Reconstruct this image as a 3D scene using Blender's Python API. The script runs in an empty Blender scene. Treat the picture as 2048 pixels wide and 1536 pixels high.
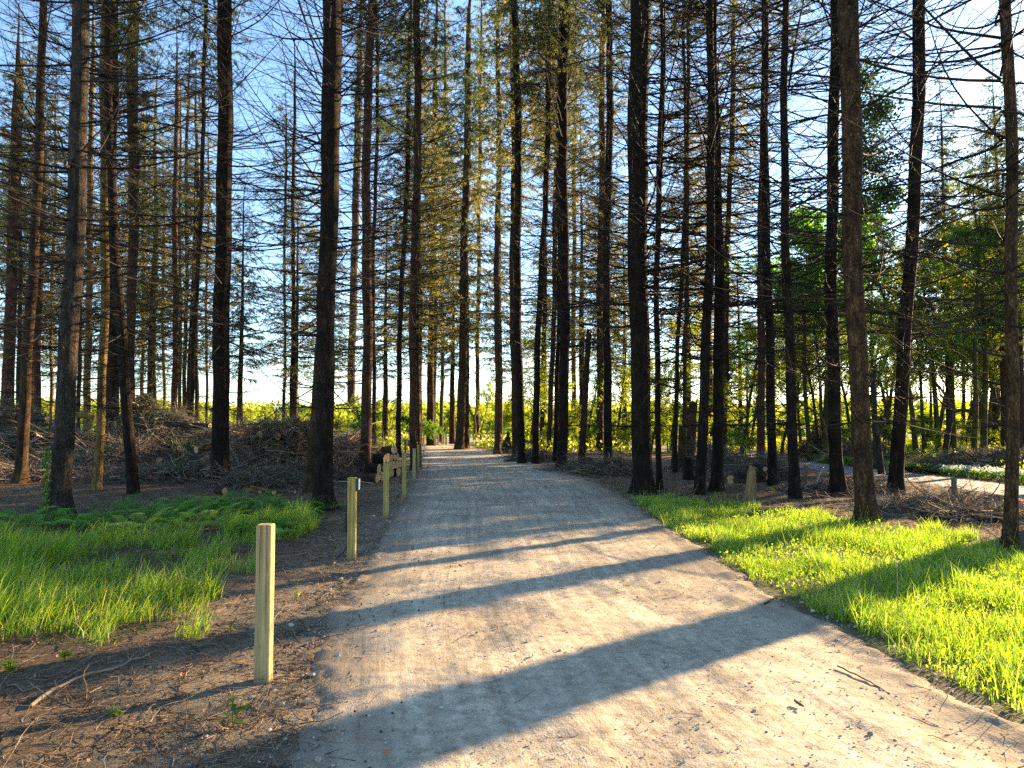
import bpy, math, random
import numpy as np
from mathutils import Matrix, Vector

# ------------------------------------------------------------------ camera, sky, sun, exposure
SC = bpy.context.scene
F = 1479.0                      # focal length in photo pixels (photo 2048 x 1536)
PITCH = math.atan((850 - 768) / F)
EYE = 1.6
cam_data = bpy.data.cameras.new('camera')
cam_data.sensor_width = 36.0
cam_data.lens = F / 2048 * 36.0
cam_data.clip_start = 0.05
cam_data.clip_end = 4000
cam = bpy.data.objects.new('camera', cam_data)
cam.location = (0, 0, EYE)
cam.rotation_euler = (math.radians(90) + PITCH, 0, 0)
SC.collection.objects.link(cam)
SC.camera = cam

SUN_AZ = math.radians(50.5)       # clockwise from +Y (the view direction)
SUN_EL = math.radians(16.5)
world = bpy.data.worlds.new('World')
SC.world = world
world.use_nodes = True
wn = world.node_tree
for n in list(wn.nodes):
    wn.nodes.remove(n)
w_out = wn.nodes.new('ShaderNodeOutputWorld')
w_bg = wn.nodes.new('ShaderNodeBackground')
w_sky = wn.nodes.new('ShaderNodeTexSky')
w_sky.sky_type = 'NISHITA'
w_sky.sun_disc = False
w_sky.sun_elevation = SUN_EL
w_sky.sun_rotation = SUN_AZ
w_sky.air_density = 1.0
w_sky.dust_density = 0.3
w_sky.ozone_density = 3.0
w_bg.inputs['Strength'].default_value = 0.08
wn.links.new(w_sky.outputs[0], w_bg.inputs['Color'])
wn.links.new(w_bg.outputs[0], w_out.inputs['Surface'])

sun_data = bpy.data.lights.new('sun', 'SUN')
sun_data.energy = 5.0
sun_data.angle = math.radians(0.53)
sun_data.color = (1.0, 0.70, 0.38)
sun = bpy.data.objects.new('sun', sun_data)
sd = Vector((math.sin(SUN_AZ) * math.cos(SUN_EL), math.cos(SUN_AZ) * math.cos(SUN_EL), math.sin(SUN_EL)))
sun.rotation_euler = sd.to_track_quat('Z', 'Y').to_euler()
sun.location = sd * 50
SC.collection.objects.link(sun)

SC.view_settings.view_transform = 'Standard'
SC.view_settings.look = 'None'
SC.view_settings.exposure = 2.58
SC.view_settings.gamma = 1.0
SC.view_settings.use_curve_mapping = False
SC.cycles.max_bounces = 5
SC.cycles.diffuse_bounces = 3
SC.cycles.glossy_bounces = 1
SC.cycles.transmission_bounces = 3
SC.cycles.transparent_max_bounces = 4
SC.cycles.use_denoising = False

# ------------------------------------------------------------------ helpers
rng = np.random.default_rng(7)

def hash2(ix, iy, seed):
    n = (ix.astype(np.int64) * 374761393 + iy.astype(np.int64) * 668265263 + seed * 1442695041) & 0x7fffffff
    n = ((n ^ (n >> 13)) * 1274126177) & 0x7fffffff
    n = n ^ (n >> 16)
    return (n & 0xffff) / 65535.0

def vnoise(x, y, seed=0):
    x = np.asarray(x, float); y = np.asarray(y, float)
    ix = np.floor(x); iy = np.floor(y)
    fx = x - ix; fy = y - iy
    fx = fx * fx * (3 - 2 * fx); fy = fy * fy * (3 - 2 * fy)
    a = hash2(ix, iy, seed); b = hash2(ix + 1, iy, seed)
    c = hash2(ix, iy + 1, seed); d = hash2(ix + 1, iy + 1, seed)
    return (a * (1 - fx) + b * fx) * (1 - fy) + (c * (1 - fx) + d * fx) * fy * 1.0 - 0.5

def fbm(x, y, seed=0, octv=4):
    s = 0; a = 1.0
    for i in range(octv):
        s = s + a * vnoise(np.asarray(x) * 2 ** i, np.asarray(y) * 2 ** i, seed + i * 17)
        a *= 0.5
    return s

def sstep(a, b, x):
    t = np.clip((np.asarray(x, float) - a) / (b - a), 0, 1)
    return t * t * (3 - 2 * t)

# path edges (world x as a function of world y)
def flat_ground(px, py):
    dx = (px - 1024) / F; up = (768 - py) / F
    d = np.array([dx, math.cos(PITCH) - up * math.sin(PITCH), math.sin(PITCH) + up * math.cos(PITCH)])
    t = -EYE / d[2]
    return d[0] * t, d[1] * t

_L = [(560, 1536), (585, 1440), (620, 1330), (640, 1240), (690, 1170), (745, 1100), (775, 1045), (805, 1000), (826, 960), (838, 930), (846, 905), (848, 893)]
_R = [(2048, 1440), (1863, 1348), (1676, 1244), (1556, 1190), (1407, 1097), (1330, 1050), (1262, 1000), (1200, 968), (1120, 940), (1040, 918), (985, 905), (950, 895)]
_l = sorted([flat_ground(*p)[::-1] for p in _L]); _r = sorted([flat_ground(*p)[::-1] for p in _R])
LY = np.array([-6, 1.5] + [p[0] for p in _l] + [66, 75, 86, 100]); LX = np.array([-1.2, -1.1] + [p[1] for p in _l] + [-8.2, -9.6, -7.5, -3])
RY = np.array([-6, 2.6] + [p[0] for p in _r] + [66, 75, 86, 100]); RX = np.array([3.6, 3.3] + [p[1] for p in _r] + [-4.0, -1.5, 4.0, 12.0])

def path_lr(y):
    l = np.interp(y, LY, LX); r = np.interp(y, RY, RX)
    return l, r

def path_u(x, y):
    """signed cross position: -1 at the left edge, 1 at the right edge"""
    l, r = path_lr(y)
    return (x - (l + r) / 2) / ((r - l) / 2)

ROADY = np.array([-20, 8, 17, 24, 29, 50, 75, 110.]); ROADX = np.array([15.5, 14.2, 12.8, 12.6, 12.2, 10.8, 9.5, 9.0])
def road_c(y):
    return np.interp(y, ROADY, ROADX)

def hb(x, y):
    x = np.asarray(x, float); y = np.asarray(y, float)
    h = 0.09 * fbm(x / 3.1, y / 3.1, 3, 3) + 0.0
    u = path_u(x, y)
    inp = 1 - sstep(0.9, 1.6, np.abs(u))
    near = (y < 95) & (y > -6)
    h = h * (1 - 0.75 * inp * near)
    rc = road_c(y)
    on = 1 - sstep(1.5, 2.6, np.abs(x - rc))
    h = h * (1 - on) - 0.05 * on
    h = h + 0.10 * np.exp(-((x - (rc - 2.6)) / 0.8) ** 2) * sstep(9, 13, y) * (1 - sstep(26, 34, y))
    h = h + 0.35 * sstep(2.4, 6.5, x - rc) * sstep(-5, 6, y) * (1 - sstep(60, 90, y))
    h = h + 0.02 * sstep(8, 1, np.hypot(x, y)) * 0
    hill = sstep(105, 260, y) * 5.0 + sstep(260, 700, y) * 6
    h = h + hill + 0.8 * hill * fbm(x / 60, y / 60, 9, 2) * 0.5
    return h

def g(px, py):
    """photo pixel -> point on the ground"""
    dx = (px - 1024) / F; up = (768 - py) / F
    d = np.array([dx, math.cos(PITCH) - up * math.sin(PITCH), math.sin(PITCH) + up * math.cos(PITCH)])
    z = 0.0
    for _ in range(8):
        t = (z - EYE) / d[2]
        z = 0.5 * z + 0.5 * float(hb(d[0] * t, d[1] * t))
    t = (z - EYE) / d[2]
    return float(d[0] * t), float(d[1] * t), z

def at(px, py, Y):
    """photo pixel at world depth Y -> point"""
    dx = (px - 1024) / F; up = (768 - py) / F
    dy = math.cos(PITCH) - up * math.sin(PITCH); dz = math.sin(PITCH) + up * math.cos(PITCH)
    t = Y / dy
    return dx * t, Y, EYE + dz * t

def on_ground(px, Y):
    x = (px - 1024) / F * Y * 1.0
    return x, Y, float(hb(x, Y))

class MB:
    """collects vertices and faces, builds ONE mesh object"""
    def __init__(s):
        s.v = []; s.q = []; s.t = []; s.n = 0; s.tint = []
    def add(s, v, quads=None, tris=None, tint=0.5):
        v = np.asarray(v, np.float32).reshape(-1, 3)
        if quads is not None and len(quads): s.q.append(np.asarray(quads, np.int64).reshape(-1, 4) + s.n)
        if tris is not None and len(tris): s.t.append(np.asarray(tris, np.int64).reshape(-1, 3) + s.n)
        s.v.append(v)
        tt = np.asarray(tint, np.float32)
        s.tint.append(np.broadcast_to(tt, (len(v),)) if tt.ndim == 0 else tt.reshape(-1))
        s.n += len(v)
    def mesh(s, name, mat, smooth=True, mats=None, midx=None, uv=None, attrs=None):
        v = np.concatenate(s.v); me = bpy.data.meshes.new(name)
        q = np.concatenate(s.q) if s.q else np.zeros((0, 4), np.int64)
        t = np.concatenate(s.t) if s.t else np.zeros((0, 3), np.int64)
        me.vertices.add(len(v)); me.vertices.foreach_set('co', v.ravel())
        me.loops.add(q.size + t.size)
        me.loops.foreach_set('vertex_index', np.concatenate([q.ravel(), t.ravel()]).astype(np.int32))
        me.polygons.add(len(q) + len(t))
        ls = np.concatenate([np.arange(len(q)) * 4, q.size + np.arange(len(t)) * 3]).astype(np.int32)
        me.polygons.foreach_set('loop_start', ls)
        me.polygons.foreach_set('use_smooth', np.full(len(ls), smooth, bool))
        a = me.attributes.new('tint', 'FLOAT', 'POINT')
        a.data.foreach_set('value', np.concatenate(s.tint).astype(np.float32))
        if attrs:
            for k, val in attrs.items():
                a = me.attributes.new(k, 'FLOAT', 'POINT'); a.data.foreach_set('value', np.asarray(val, np.float32).ravel())
        me.materials.append(mat)
        me.update(calc_edges=True)
        return me
    def build(s, name, mat, parent=None, smooth=True, attrs=None):
        return link(name, s.mesh(name, mat, smooth, attrs=attrs), parent)

def link(name, data, parent=None):
    o = bpy.data.objects.new(name, data)
    SC.collection.objects.link(o)
    if parent is not None: o.parent = parent
    return o

def tag(o, label=None, cat=None, group=None, kind=None):
    if label: o['label'] = label
    if cat: o['category'] = cat
    if group: o['group'] = group
    if kind: o['kind'] = kind
    return o

def empty(name, loc, label, cat, group=None):
    o = link(name, None); o.location = loc; o.empty_display_size = 0.2
    return tag(o, label, cat, group)

def copy_tree(o, parent=None):
    c = o.copy(); SC.collection.objects.link(c); c.parent = parent
    for ch in o.children: copy_tree(ch, c)
    return c

def tubes(mb, P, R, sides=3, tint=0.5, cap=False):
    """P (N,K,3) polylines, R (N,K) radii"""
    P = np.asarray(P, float); R = np.asarray(R, float)
    N, K = P.shape[:2]
    if N == 0: return
    T = np.gradient(P, axis=1)
    T /= np.linalg.norm(T, axis=2, keepdims=True) + 1e-9
    ref = np.where(np.abs(T[:, :, 2:3]) > 0.9, np.array([1.0, 0, 0]), np.array([0, 0, 1.0]))
    ref = np.repeat(ref[:, :1], K, axis=1)
    A = np.cross(T, ref); A /= np.linalg.norm(A, axis=2, keepdims=True) + 1e-9
    B = np.cross(T, A)
    ang = np.arange(sides) * 2 * np.pi / sides
    V = P[:, :, None] + R[:, :, None, None] * (np.cos(ang)[None, None, :, None] * A[:, :, None] + np.sin(ang)[None, None, :, None] * B[:, :, None])
    idx = np.arange(N * K * sides).reshape(N, K, sides)
    a = idx[:, :-1]; b = idx[:, 1:]
    q = np.stack([a, np.roll(a, -1, 2), np.roll(b, -1, 2), b], -1).reshape(-1, 4)
    tt = np.asarray(tint, float)
    if tt.ndim: tt = np.repeat(tt, K * sides)
    tris = None
    if cap and sides == 3: tris = idx[:, -1]
    mb.add(V.reshape(-1, 3), q, tris, tt)
    if cap and sides != 3:
        for n in range(N):
            pass

def grow(start, az, el, L, K, curve, wig, r0, droop=0.0, rs=None):
    """polylines from start; az/el/L arrays; curve adds elevation along the length"""
    r = rs if rs is not None else rng
    N = len(L)
    s = np.linspace(0, 1, K)
    e = el[:, None] + curve[:, None] * s[None, :] + np.cumsum(r.normal(0, wig, (N, K)), 1) * 0.6
    a = az[:, None] + np.cumsum(r.normal(0, wig, (N, K)), 1)
    D = np.stack([np.cos(e) * np.sin(a), np.cos(e) * np.cos(a), np.sin(e)], -1)
    step = (L / (K - 1))[:, None, None]
    P = start[:, None, :] + np.concatenate([np.zeros((N, 1, 3)), np.cumsum(D[:, :-1] * step, 1)], 1)
    return P, D

def children_of(P, D, L, n_per, lo, hi, rs):
    """random points on parents -> origin, parent direction, param"""
    N, K = P.shape[:2]
    par = np.repeat(np.arange(N), n_per)
    s = rs.uniform(lo, hi, len(par))
    f = s * (K - 1); i = np.minimum(f.astype(int), K - 2); w = (f - i)[:, None]
    o = P[par, i] * (1 - w) + P[par, i + 1] * w
    d = D[par, i]
    return par, s, o, d

def children_w(P, D, cnt, lo, hi, rs):
    N, K = P.shape[:2]
    par = np.repeat(np.arange(N), np.maximum(1, np.round(cnt)).astype(int))
    s = rs.uniform(lo, hi, len(par)); f = s * (K - 1); i = np.minimum(f.astype(int), K - 2); w = (f - i)[:, None]
    return par, s, P[par, i] * (1 - w) + P[par, i + 1] * w, D[par, i]

def leaves(mb, C, size_l, size_w, rs, hang=0.0, tint=None, updir=None):
    """diamond shaped leaf faces at C"""
    N = len(C)
    d = rs.normal(0, 1, (N, 3)); d[:, 2] -= hang
    if updir is not None: d = d * 0.5 + updir
    d /= np.linalg.norm(d, axis=1, keepdims=True) + 1e-9
    n = rs.normal(0, 1, (N, 3)); s = np.cross(d, n); s /= np.linalg.norm(s, axis=1, keepdims=True) + 1e-9
    l = (size_l * rs.uniform(0.6, 1.3, N))[:, None]; w = (size_w * rs.uniform(0.6, 1.3, N))[:, None]
    V = np.stack([C, C + d * l * 0.45 + s * w * 0.5, C + d * l, C + d * l * 0.45 - s * w * 0.5], 1)
    q = np.arange(N * 4).reshape(N, 4)
    tt = rs.uniform(0, 1, N) if tint is None else tint
    mb.add(V.reshape(-1, 3), q, None, np.repeat(tt, 4))

# ------------------------------------------------------------------ materials
def new_mat(name):
    m = bpy.data.materials.new(name); m.use_nodes = True
    nt = m.node_tree
    for n in list(nt.nodes): nt.nodes.remove(n)
    out = nt.nodes.new('ShaderNodeOutputMaterial')
    return m, nt, out

def N(nt, kind, **kw):
    n = nt.nodes.new(kind)
    for k, v in kw.items():
        if k in n.inputs.keys() if not hasattr(n, k) else False:
            n.inputs[k].default_value = v
        else:
            setattr(n, k, v)
    return n

def ramp(nt, stops, fac=None):
    r = nt.nodes.new('ShaderNodeValToRGB')
    el = r.color_ramp.elements
    while len(el) < len(stops): el.new(0.5)
    for e, (p, c) in zip(el, stops):
        e.position = p; e.color = (c[0], c[1], c[2], 1)
    if fac is not None: nt.links.new(fac, r.inputs[0])
    return r

def noise_tex(nt, vec, scale, detail=4, rough=0.6, dist=0.0):
    n = nt.nodes.new('ShaderNodeTexNoise')
    n.inputs['Scale'].default_value = scale; n.inputs['Detail'].default_value = detail
    n.inputs['Roughness'].default_value = rough; n.inputs['Distortion'].default_value = dist
    nt.links.new(vec, n.inputs['Vector'])
    return n

def coords(nt, scale=(1, 1, 1), kind='Object'):
    tc = nt.nodes.new('ShaderNodeTexCoord'); mp = nt.nodes.new('ShaderNodeMapping')
    mp.inputs['Scale'].default_value = scale
    nt.links.new(tc.outputs[kind], mp.inputs['Vector'])
    return mp.outputs[0]

def mixc(nt, fac, a, b, mode='MIX'):
    m = nt.nodes.new('ShaderNodeMix'); m.data_type = 'RGBA'; m.blend_type = mode
    for sock, val in ((0, fac), (6, a), (7, b)):
        if hasattr(val, 'is_linked'): nt.links.new(val, m.inputs[sock])
        elif sock == 0: m.inputs[0].default_value = val
        else: m.inputs[sock].default_value = (val[0], val[1], val[2], 1)
    return m.outputs[2]

def mathn(nt, op, a, b=None, clamp=False):
    m = nt.nodes.new('ShaderNodeMath'); m.operation = op; m.use_clamp = clamp
    for i, v in enumerate((a, b)):
        if v is None: continue
        if hasattr(v, 'is_linked'): nt.links.new(v, m.inputs[i])
        else: m.inputs[i].default_value = v
    return m.outputs[0]

def attr(nt, name):
    a = nt.nodes.new('ShaderNodeAttribute'); a.attribute_name = name
    return a.outputs['Fac']

def bump(nt, h, strength, dist, prev=None):
    b = nt.nodes.new('ShaderNodeBump'); b.inputs['Strength'].default_value = strength; b.inputs['Distance'].default_value = dist
    nt.links.new(h, b.inputs['Height'])
    if prev is not None: nt.links.new(prev, b.inputs['Normal'])
    return b.outputs[0]

def finish(nt, out, col, rough=0.9, normal=None, spec=0.2):
    p = nt.nodes.new('ShaderNodeBsdfPrincipled')
    p.inputs['Roughness'].default_value = rough
    p.inputs['Specular IOR Level'].default_value = spec
    if hasattr(col, 'is_linked'): nt.links.new(col, p.inputs['Base Color'])
    else: p.inputs['Base Color'].default_value = (*col, 1)
    if normal is not None: nt.links.new(normal, p.inputs['Normal'])
    nt.links.new(p.outputs[0], out.inputs['Surface'])
    return p

def bark_mat(name, dark, mid, light):
    m, nt, out = new_mat(name)
    v = coords(nt, (1, 1, 0.28))
    n1 = noise_tex(nt, v, 14, 6, 0.7, 0.4)
    v2 = coords(nt, (1, 1, 0.5))
    vo = nt.nodes.new('ShaderNodeTexVoronoi'); vo.inputs['Scale'].default_value = 26; vo.feature = 'DISTANCE_TO_EDGE'
    nt.links.new(v2, vo.inputs['Vector'])
    n3 = noise_tex(nt, coords(nt), 1.3, 3, 0.6)
    r = ramp(nt, [(0.3, dark), (0.52, mid), (0.75, light)], n1.outputs[0])
    r2 = ramp(nt, [(0.35, (0.55, 0.55, 0.55)), (0.7, (1.25, 1.2, 1.1))], n3.outputs[0])
    crk = ramp(nt, [(0.0, (0.22, 0.22, 0.22)), (0.16, (1, 1, 1))], vo.outputs['Distance'])
    c = mixc(nt, 1.0, r.outputs[0], r2.outputs[0], 'MULTIPLY')
    c = mixc(nt, 0.8, c, crk.outputs[0], 'MULTIPLY')
    h = mathn(nt, 'ADD', n1.outputs[0], mathn(nt, 'MULTIPLY', crk.outputs[0], 0.35))
    nb = bump(nt, h, 1.0, 0.03)
    finish(nt, out, c, 0.9, nb, 0.15)
    return m

M = {}
M['bark_dark'] = bark_mat('bark_dark', (0.006, 0.004, 0.003), (0.022, 0.014, 0.009), (0.075, 0.05, 0.032))
M['bark_red'] = bark_mat('bark_red', (0.03, 0.016, 0.010), (0.10, 0.05, 0.032), (0.20, 0.11, 0.07))
M['bark_brown'] = bark_mat('bark_brown', (0.022, 0.013, 0.008), (0.07, 0.042, 0.023), (0.16, 0.10, 0.055))
M['bark_grey'] = bark_mat('bark_grey', (0.016, 0.013, 0.011), (0.055, 0.044, 0.035), (0.14, 0.115, 0.09))
M['bark_flaky'] = bark_mat('bark_flaky', (0.018, 0.010, 0.006), (0.085, 0.048, 0.024), (0.24, 0.15, 0.07))
M['bark_gold'] = bark_mat('bark_gold', (0.06, 0.04, 0.015), (0.22, 0.15, 0.05), (0.38, 0.28, 0.11))  # golden sunlight painted into the left trunks; plain pale wood on poles
M['bark_green'] = bark_mat('bark_green', (0.03, 0.035, 0.012), (0.09, 0.09, 0.03), (0.18, 0.17, 0.06))

def tint_mat(name, stops, rough=0.85, spec=0.2):
    m, nt, out = new_mat(name)
    r = ramp(nt, stops, attr(nt, 'tint'))
    n = noise_tex(nt, coords(nt), 30, 3)
    c = mixc(nt, 0.6, r.outputs[0], ramp(nt, [(0.3, (0.6, 0.6, 0.6)), (0.7, (1.3, 1.3, 1.3))], n.outputs[0]).outputs[0], 'MULTIPLY')
    finish(nt, out, c, rough, None, spec)
    return m

M['twig'] = tint_mat('dead_twig', [(0.0, (0.010, 0.008, 0.006)), (0.7, (0.030, 0.022, 0.016)), (1.0, (0.085, 0.065, 0.048))])
M['debris'] = tint_mat('brush_sticks', [(0.0, (0.05, 0.036, 0.026)), (0.5, (0.17, 0.135, 0.10)), (0.85, (0.34, 0.28, 0.215)), (1.0, (0.55, 0.46, 0.35))])
M['litter'] = tint_mat('forest_litter', [(0.0, (0.04, 0.026, 0.017)), (0.5, (0.15, 0.10, 0.06)), (0.9, (0.36, 0.27, 0.17)), (1.0, (0.40, 0.15, 0.05))])
M['bough'] = None
M['stone'] = tint_mat('stone', [(0.0, (0.20, 0.165, 0.12)), (0.6, (0.38, 0.32, 0.24)), (1.0, (0.52, 0.46, 0.37))])

def leaf_mat(name, stops, trans_gain=(1.5, 1.5, 0.8), mix=0.5, spec=True):
    m, nt, out = new_mat(name)
    r = ramp(nt, stops, attr(nt, 'tint'))
    d = nt.nodes.new('ShaderNodeBsdfDiffuse'); t = nt.nodes.new('ShaderNodeBsdfTranslucent')
    nt.links.new(r.outputs[0], d.inputs[0])
    tc = mixc(nt, 1.0, r.outputs[0], trans_gain, 'MULTIPLY')
    nt.links.new(tc, t.inputs[0])
    mx = nt.nodes.new('ShaderNodeMixShader'); mx.inputs[0].default_value = mix
    nt.links.new(d.outputs[0], mx.inputs[1]); nt.links.new(t.outputs[0], mx.inputs[2])
    if spec:
        gl = nt.nodes.new('ShaderNodeBsdfGlossy'); gl.inputs['Roughness'].default_value = 0.45
        m2 = nt.nodes.new('ShaderNodeMixShader'); m2.inputs[0].default_value = 0.04
        nt.links.new(mx.outputs[0], m2.inputs[1]); nt.links.new(gl.outputs[0], m2.inputs[2])
        nt.links.new(m2.outputs[0], out.inputs['Surface'])
    else:
        nt.links.new(mx.outputs[0], out.inputs['Surface'])
    return m

M['needles'] = leaf_mat('needles', [(0, (0.035, 0.05, 0.018)), (0.6, (0.085, 0.11, 0.035)), (1, (0.17, 0.18, 0.06))], mix=0.45)
M['needles_sunlit'] = leaf_mat('needles_sunlit', [(0, (0.08, 0.08, 0.03)), (0.6, (0.19, 0.18, 0.055)), (1, (0.34, 0.29, 0.10))], mix=0.5)  # low golden sun on the needles is painted into this colour
M['fresh'] = leaf_mat('fresh_leaf', [(0, (0.07, 0.11, 0.010)), (0.5, (0.24, 0.30, 0.018)), (1, (0.44, 0.44, 0.04))], (1.6, 1.6, 0.6), 0.55)
M['mid'] = leaf_mat('mid_leaf', [(0, (0.04, 0.09, 0.015)), (0.5, (0.08, 0.16, 0.02)), (1, (0.16, 0.24, 0.03))], (1.5, 1.7, 0.7), 0.5)
M['crown'] = leaf_mat('crown_leaf', [(0, (0.08, 0.19, 0.02)), (0.5, (0.17, 0.34, 0.035)), (1, (0.28, 0.46, 0.05))], (1.5, 1.7, 0.7), 0.55)
M['deep'] = leaf_mat('deep_leaf', [(0, (0.02, 0.05, 0.012)), (0.5, (0.035, 0.085, 0.018)), (1, (0.07, 0.14, 0.03))], (1.3, 1.5, 0.7), 0.4)
M['grass'] = leaf_mat('grass_blade', [(0, (0.09, 0.17, 0.015)), (0.6, (0.20, 0.31, 0.02)), (0.95, (0.33, 0.42, 0.035)), (1, (0.42, 0.35, 0.12))], (1.6, 1.7, 0.5), 0.55)
M['fern'] = leaf_mat('fern_frond', [(0, (0.09, 0.19, 0.035)), (0.6, (0.19, 0.35, 0.06)), (1, (0.32, 0.48, 0.11))], (1.3, 1.6, 0.6), 0.45)
M['deadneedle'] = leaf_mat('dead_needles', [(0, (0.05, 0.035, 0.025)), (0.6, (0.13, 0.09, 0.065)), (1, (0.26, 0.18, 0.12))], (1, 1, 1), 0.2)
M['bough'] = leaf_mat('bough_needles', [(0, (0.04, 0.07, 0.03)), (0.6, (0.09, 0.14, 0.06)), (1, (0.17, 0.22, 0.10))], (1, 1, 1), 0.3)
M['petal'] = leaf_mat('petal', [(0, (0.6, 0.6, 0.55)), (1, (0.8, 0.8, 0.78))], (1, 1, 1), 0.3)

# cut wood, weathered post wood, black plastic, asphalt
def wood_mat(name, a, b, vertical=True, scale=18):
    m, nt, out = new_mat(name)
    v = coords(nt, (1, 1, 0.05) if vertical else (1, 1, 1))
    n = noise_tex(nt, v, scale * 3, 5, 0.6, 0.6)
    n2 = noise_tex(nt, coords(nt), 3, 3)
    c = ramp(nt, [(0.3, a), (0.7, b)], n.outputs[0]).outputs[0]
    c = mixc(nt, 0.7, c, ramp(nt, [(0.3, (0.7, 0.75, 0.7)), (0.7, (1.15, 1.1, 1.0))], n2.outputs[0]).outputs[0], 'MULTIPLY')
    if vertical:
        n4 = noise_tex(nt, coords(nt, (1, 1, 0.02)), 70, 3, 0.5, 0.2)
        c = mixc(nt, 0.85, c, ramp(nt, [(0.33, (0.30, 0.28, 0.24)), (0.42, (1, 1, 1)), (0.7, (1.15, 1.12, 1.05))], n4.outputs[0]).outputs[0], 'MULTIPLY')
        sx = nt.nodes.new('ShaderNodeSeparateXYZ'); nt.links.new(coords(nt), sx.inputs[0])
        n5 = noise_tex(nt, coords(nt), 25, 4, 0.7)
        f = mathn(nt, 'SUBTRACT', mathn(nt, 'ADD', mathn(nt, 'MULTIPLY', n5.outputs[0], 0.5), 0.0), mathn(nt, 'MULTIPLY', sx.outputs[2], 2.2), True)
        c = mixc(nt, mathn(nt, 'MULTIPLY', f, 2.2, True), c, (0.10, 0.075, 0.05))
    finish(nt, out, c, 0.75, bump(nt, n.outputs[0], 0.5, 0.005), 0.25)
    return m
M['post'] = wood_mat('post_timber', (0.26, 0.19, 0.09), (0.46, 0.36, 0.18))
M['post_green'] = wood_mat('post_timber_green', (0.22, 0.17, 0.05), (0.40, 0.32, 0.10))
M['post_old'] = wood_mat('post_timber_old', (0.06, 0.05, 0.035), (0.15, 0.13, 0.09))
M['snag'] = wood_mat('bare_wood', (0.10, 0.06, 0.025), (0.30, 0.20, 0.09))
M['cut'] = wood_mat('cut_wood', (0.34, 0.20, 0.09), (0.56, 0.38, 0.19), False, 6)
mm, nt, out = new_mat('black_plastic'); finish(nt, out, (0.012, 0.012, 0.013), 0.45, None, 0.4); M['black'] = mm
mm, nt, out = new_mat('pale_plastic'); finish(nt, out, (0.55, 0.55, 0.52), 0.35, None, 0.5); M['pale'] = mm

# forest floor
mm, nt, out = new_mat('forest_floor'); M['floor'] = mm
v = coords(nt)
n1 = noise_tex(nt, v, 1.1, 6, 0.65); n2 = noise_tex(nt, v, 22, 6, 0.75, 0.6); n3 = noise_tex(nt, v, 90, 4, 0.7)
lit = ramp(nt, [(0.25, (0.035, 0.024, 0.016)), (0.46, (0.11, 0.078, 0.05)), (0.6, (0.20, 0.145, 0.092)), (0.8, (0.31, 0.235, 0.15))], n2.outputs[0]).outputs[0]
lit = mixc(nt, 0.7, lit, ramp(nt, [(0.3, (0.6, 0.55, 0.5)), (0.7, (1.3, 1.25, 1.2))], n1.outputs[0]).outputs[0], 'MULTIPLY')
grv = ramp(nt, [(0.25, (0.09, 0.075, 0.058)), (0.5, (0.26, 0.21, 0.145)), (0.75, (0.44, 0.37, 0.27))], n3.outputs[0]).outputs[0]
gf = mathn(nt, 'ADD', mathn(nt, 'MULTIPLY', attr(nt, 'gravel'), 1.3), mathn(nt, 'MULTIPLY', mathn(nt, 'SUBTRACT', n2.outputs[0], 0.55), 2.2))
gf = mathn(nt, 'MULTIPLY', mathn(nt, 'ADD', gf, 0.0, True), attr(nt, 'gravel'), True)
col = mixc(nt, gf, lit, grv)
grn = ramp(nt, [(0.3, (0.05, 0.08, 0.012)), (0.7, (0.13, 0.19, 0.025))], n2.outputs[0]).outputs[0]
col = mixc(nt, attr(nt, 'green'), col, grn)
hh = mathn(nt, 'ADD', n2.outputs[0], mathn(nt, 'MULTIPLY', n3.outputs[0], 0.5))
finish(nt, out, col, 0.95, bump(nt, hh, 1.0, 0.04), 0.1)

# gravel path
mm, nt, out = new_mat('gravel_path'); M['path'] = mm
v = coords(nt)
a1 = noise_tex(nt, v, 0.9, 4, 0.6, 0.3); a2 = noise_tex(nt, v, 12, 5, 0.7, 0.3); a3 = noise_tex(nt, v, 130, 3, 0.7)
uvn = nt.nodes.new('ShaderNodeAttribute'); uvn.attribute_name = 'across'
uvl = nt.nodes.new('ShaderNodeAttribute'); uvl.attribute_name = 'along'
cmb = nt.nodes.new('ShaderNodeCombineXYZ')
nt.links.new(mathn(nt, 'MULTIPLY', uvn.outputs['Fac'], 22.0), cmb.inputs[0]); nt.links.new(mathn(nt, 'MULTIPLY', uvl.outputs['Fac'], 0.35), cmb.inputs[1])
st = noise_tex(nt, cmb.outputs[0], 1.0, 4, 0.6)
cmb2 = nt.nodes.new('ShaderNodeCombineXYZ')
nt.links.new(mathn(nt, 'MULTIPLY', uvn.outputs['Fac'], 60.0), cmb2.inputs[0]); nt.links.new(mathn(nt, 'MULTIPLY', uvl.outputs['Fac'], 1.5), cmb2.inputs[1])
st2 = noise_tex(nt, cmb2.outputs[0], 1.0, 2, 0.6)
vo = nt.nodes.new('ShaderNodeTexVoronoi'); vo.inputs['Scale'].default_value = 70; nt.links.new(v, vo.inputs['Vector'])
base = ramp(nt, [(0.28, (0.25, 0.21, 0.15)), (0.5, (0.43, 0.37, 0.275)), (0.72, (0.58, 0.51, 0.39))], a2.outputs[0]).outputs[0]
base = mixc(nt, 0.8, base, ramp(nt, [(0.3, (0.62, 0.60, 0.58)), (0.7, (1.26, 1.24, 1.2))], a1.outputs[0]).outputs[0], 'MULTIPLY')
base = mixc(nt, 0.7, base, ramp(nt, [(0.3, (0.62, 0.61, 0.60)), (0.7, (1.26, 1.25, 1.22))], st.outputs[0]).outputs[0], 'MULTIPLY')
base = mixc(nt, 0.5, base, ramp(nt, [(0.3, (0.72, 0.72, 0.72)), (0.7, (1.25, 1.25, 1.25))], a3.outputs[0]).outputs[0], 'MULTIPLY')
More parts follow.
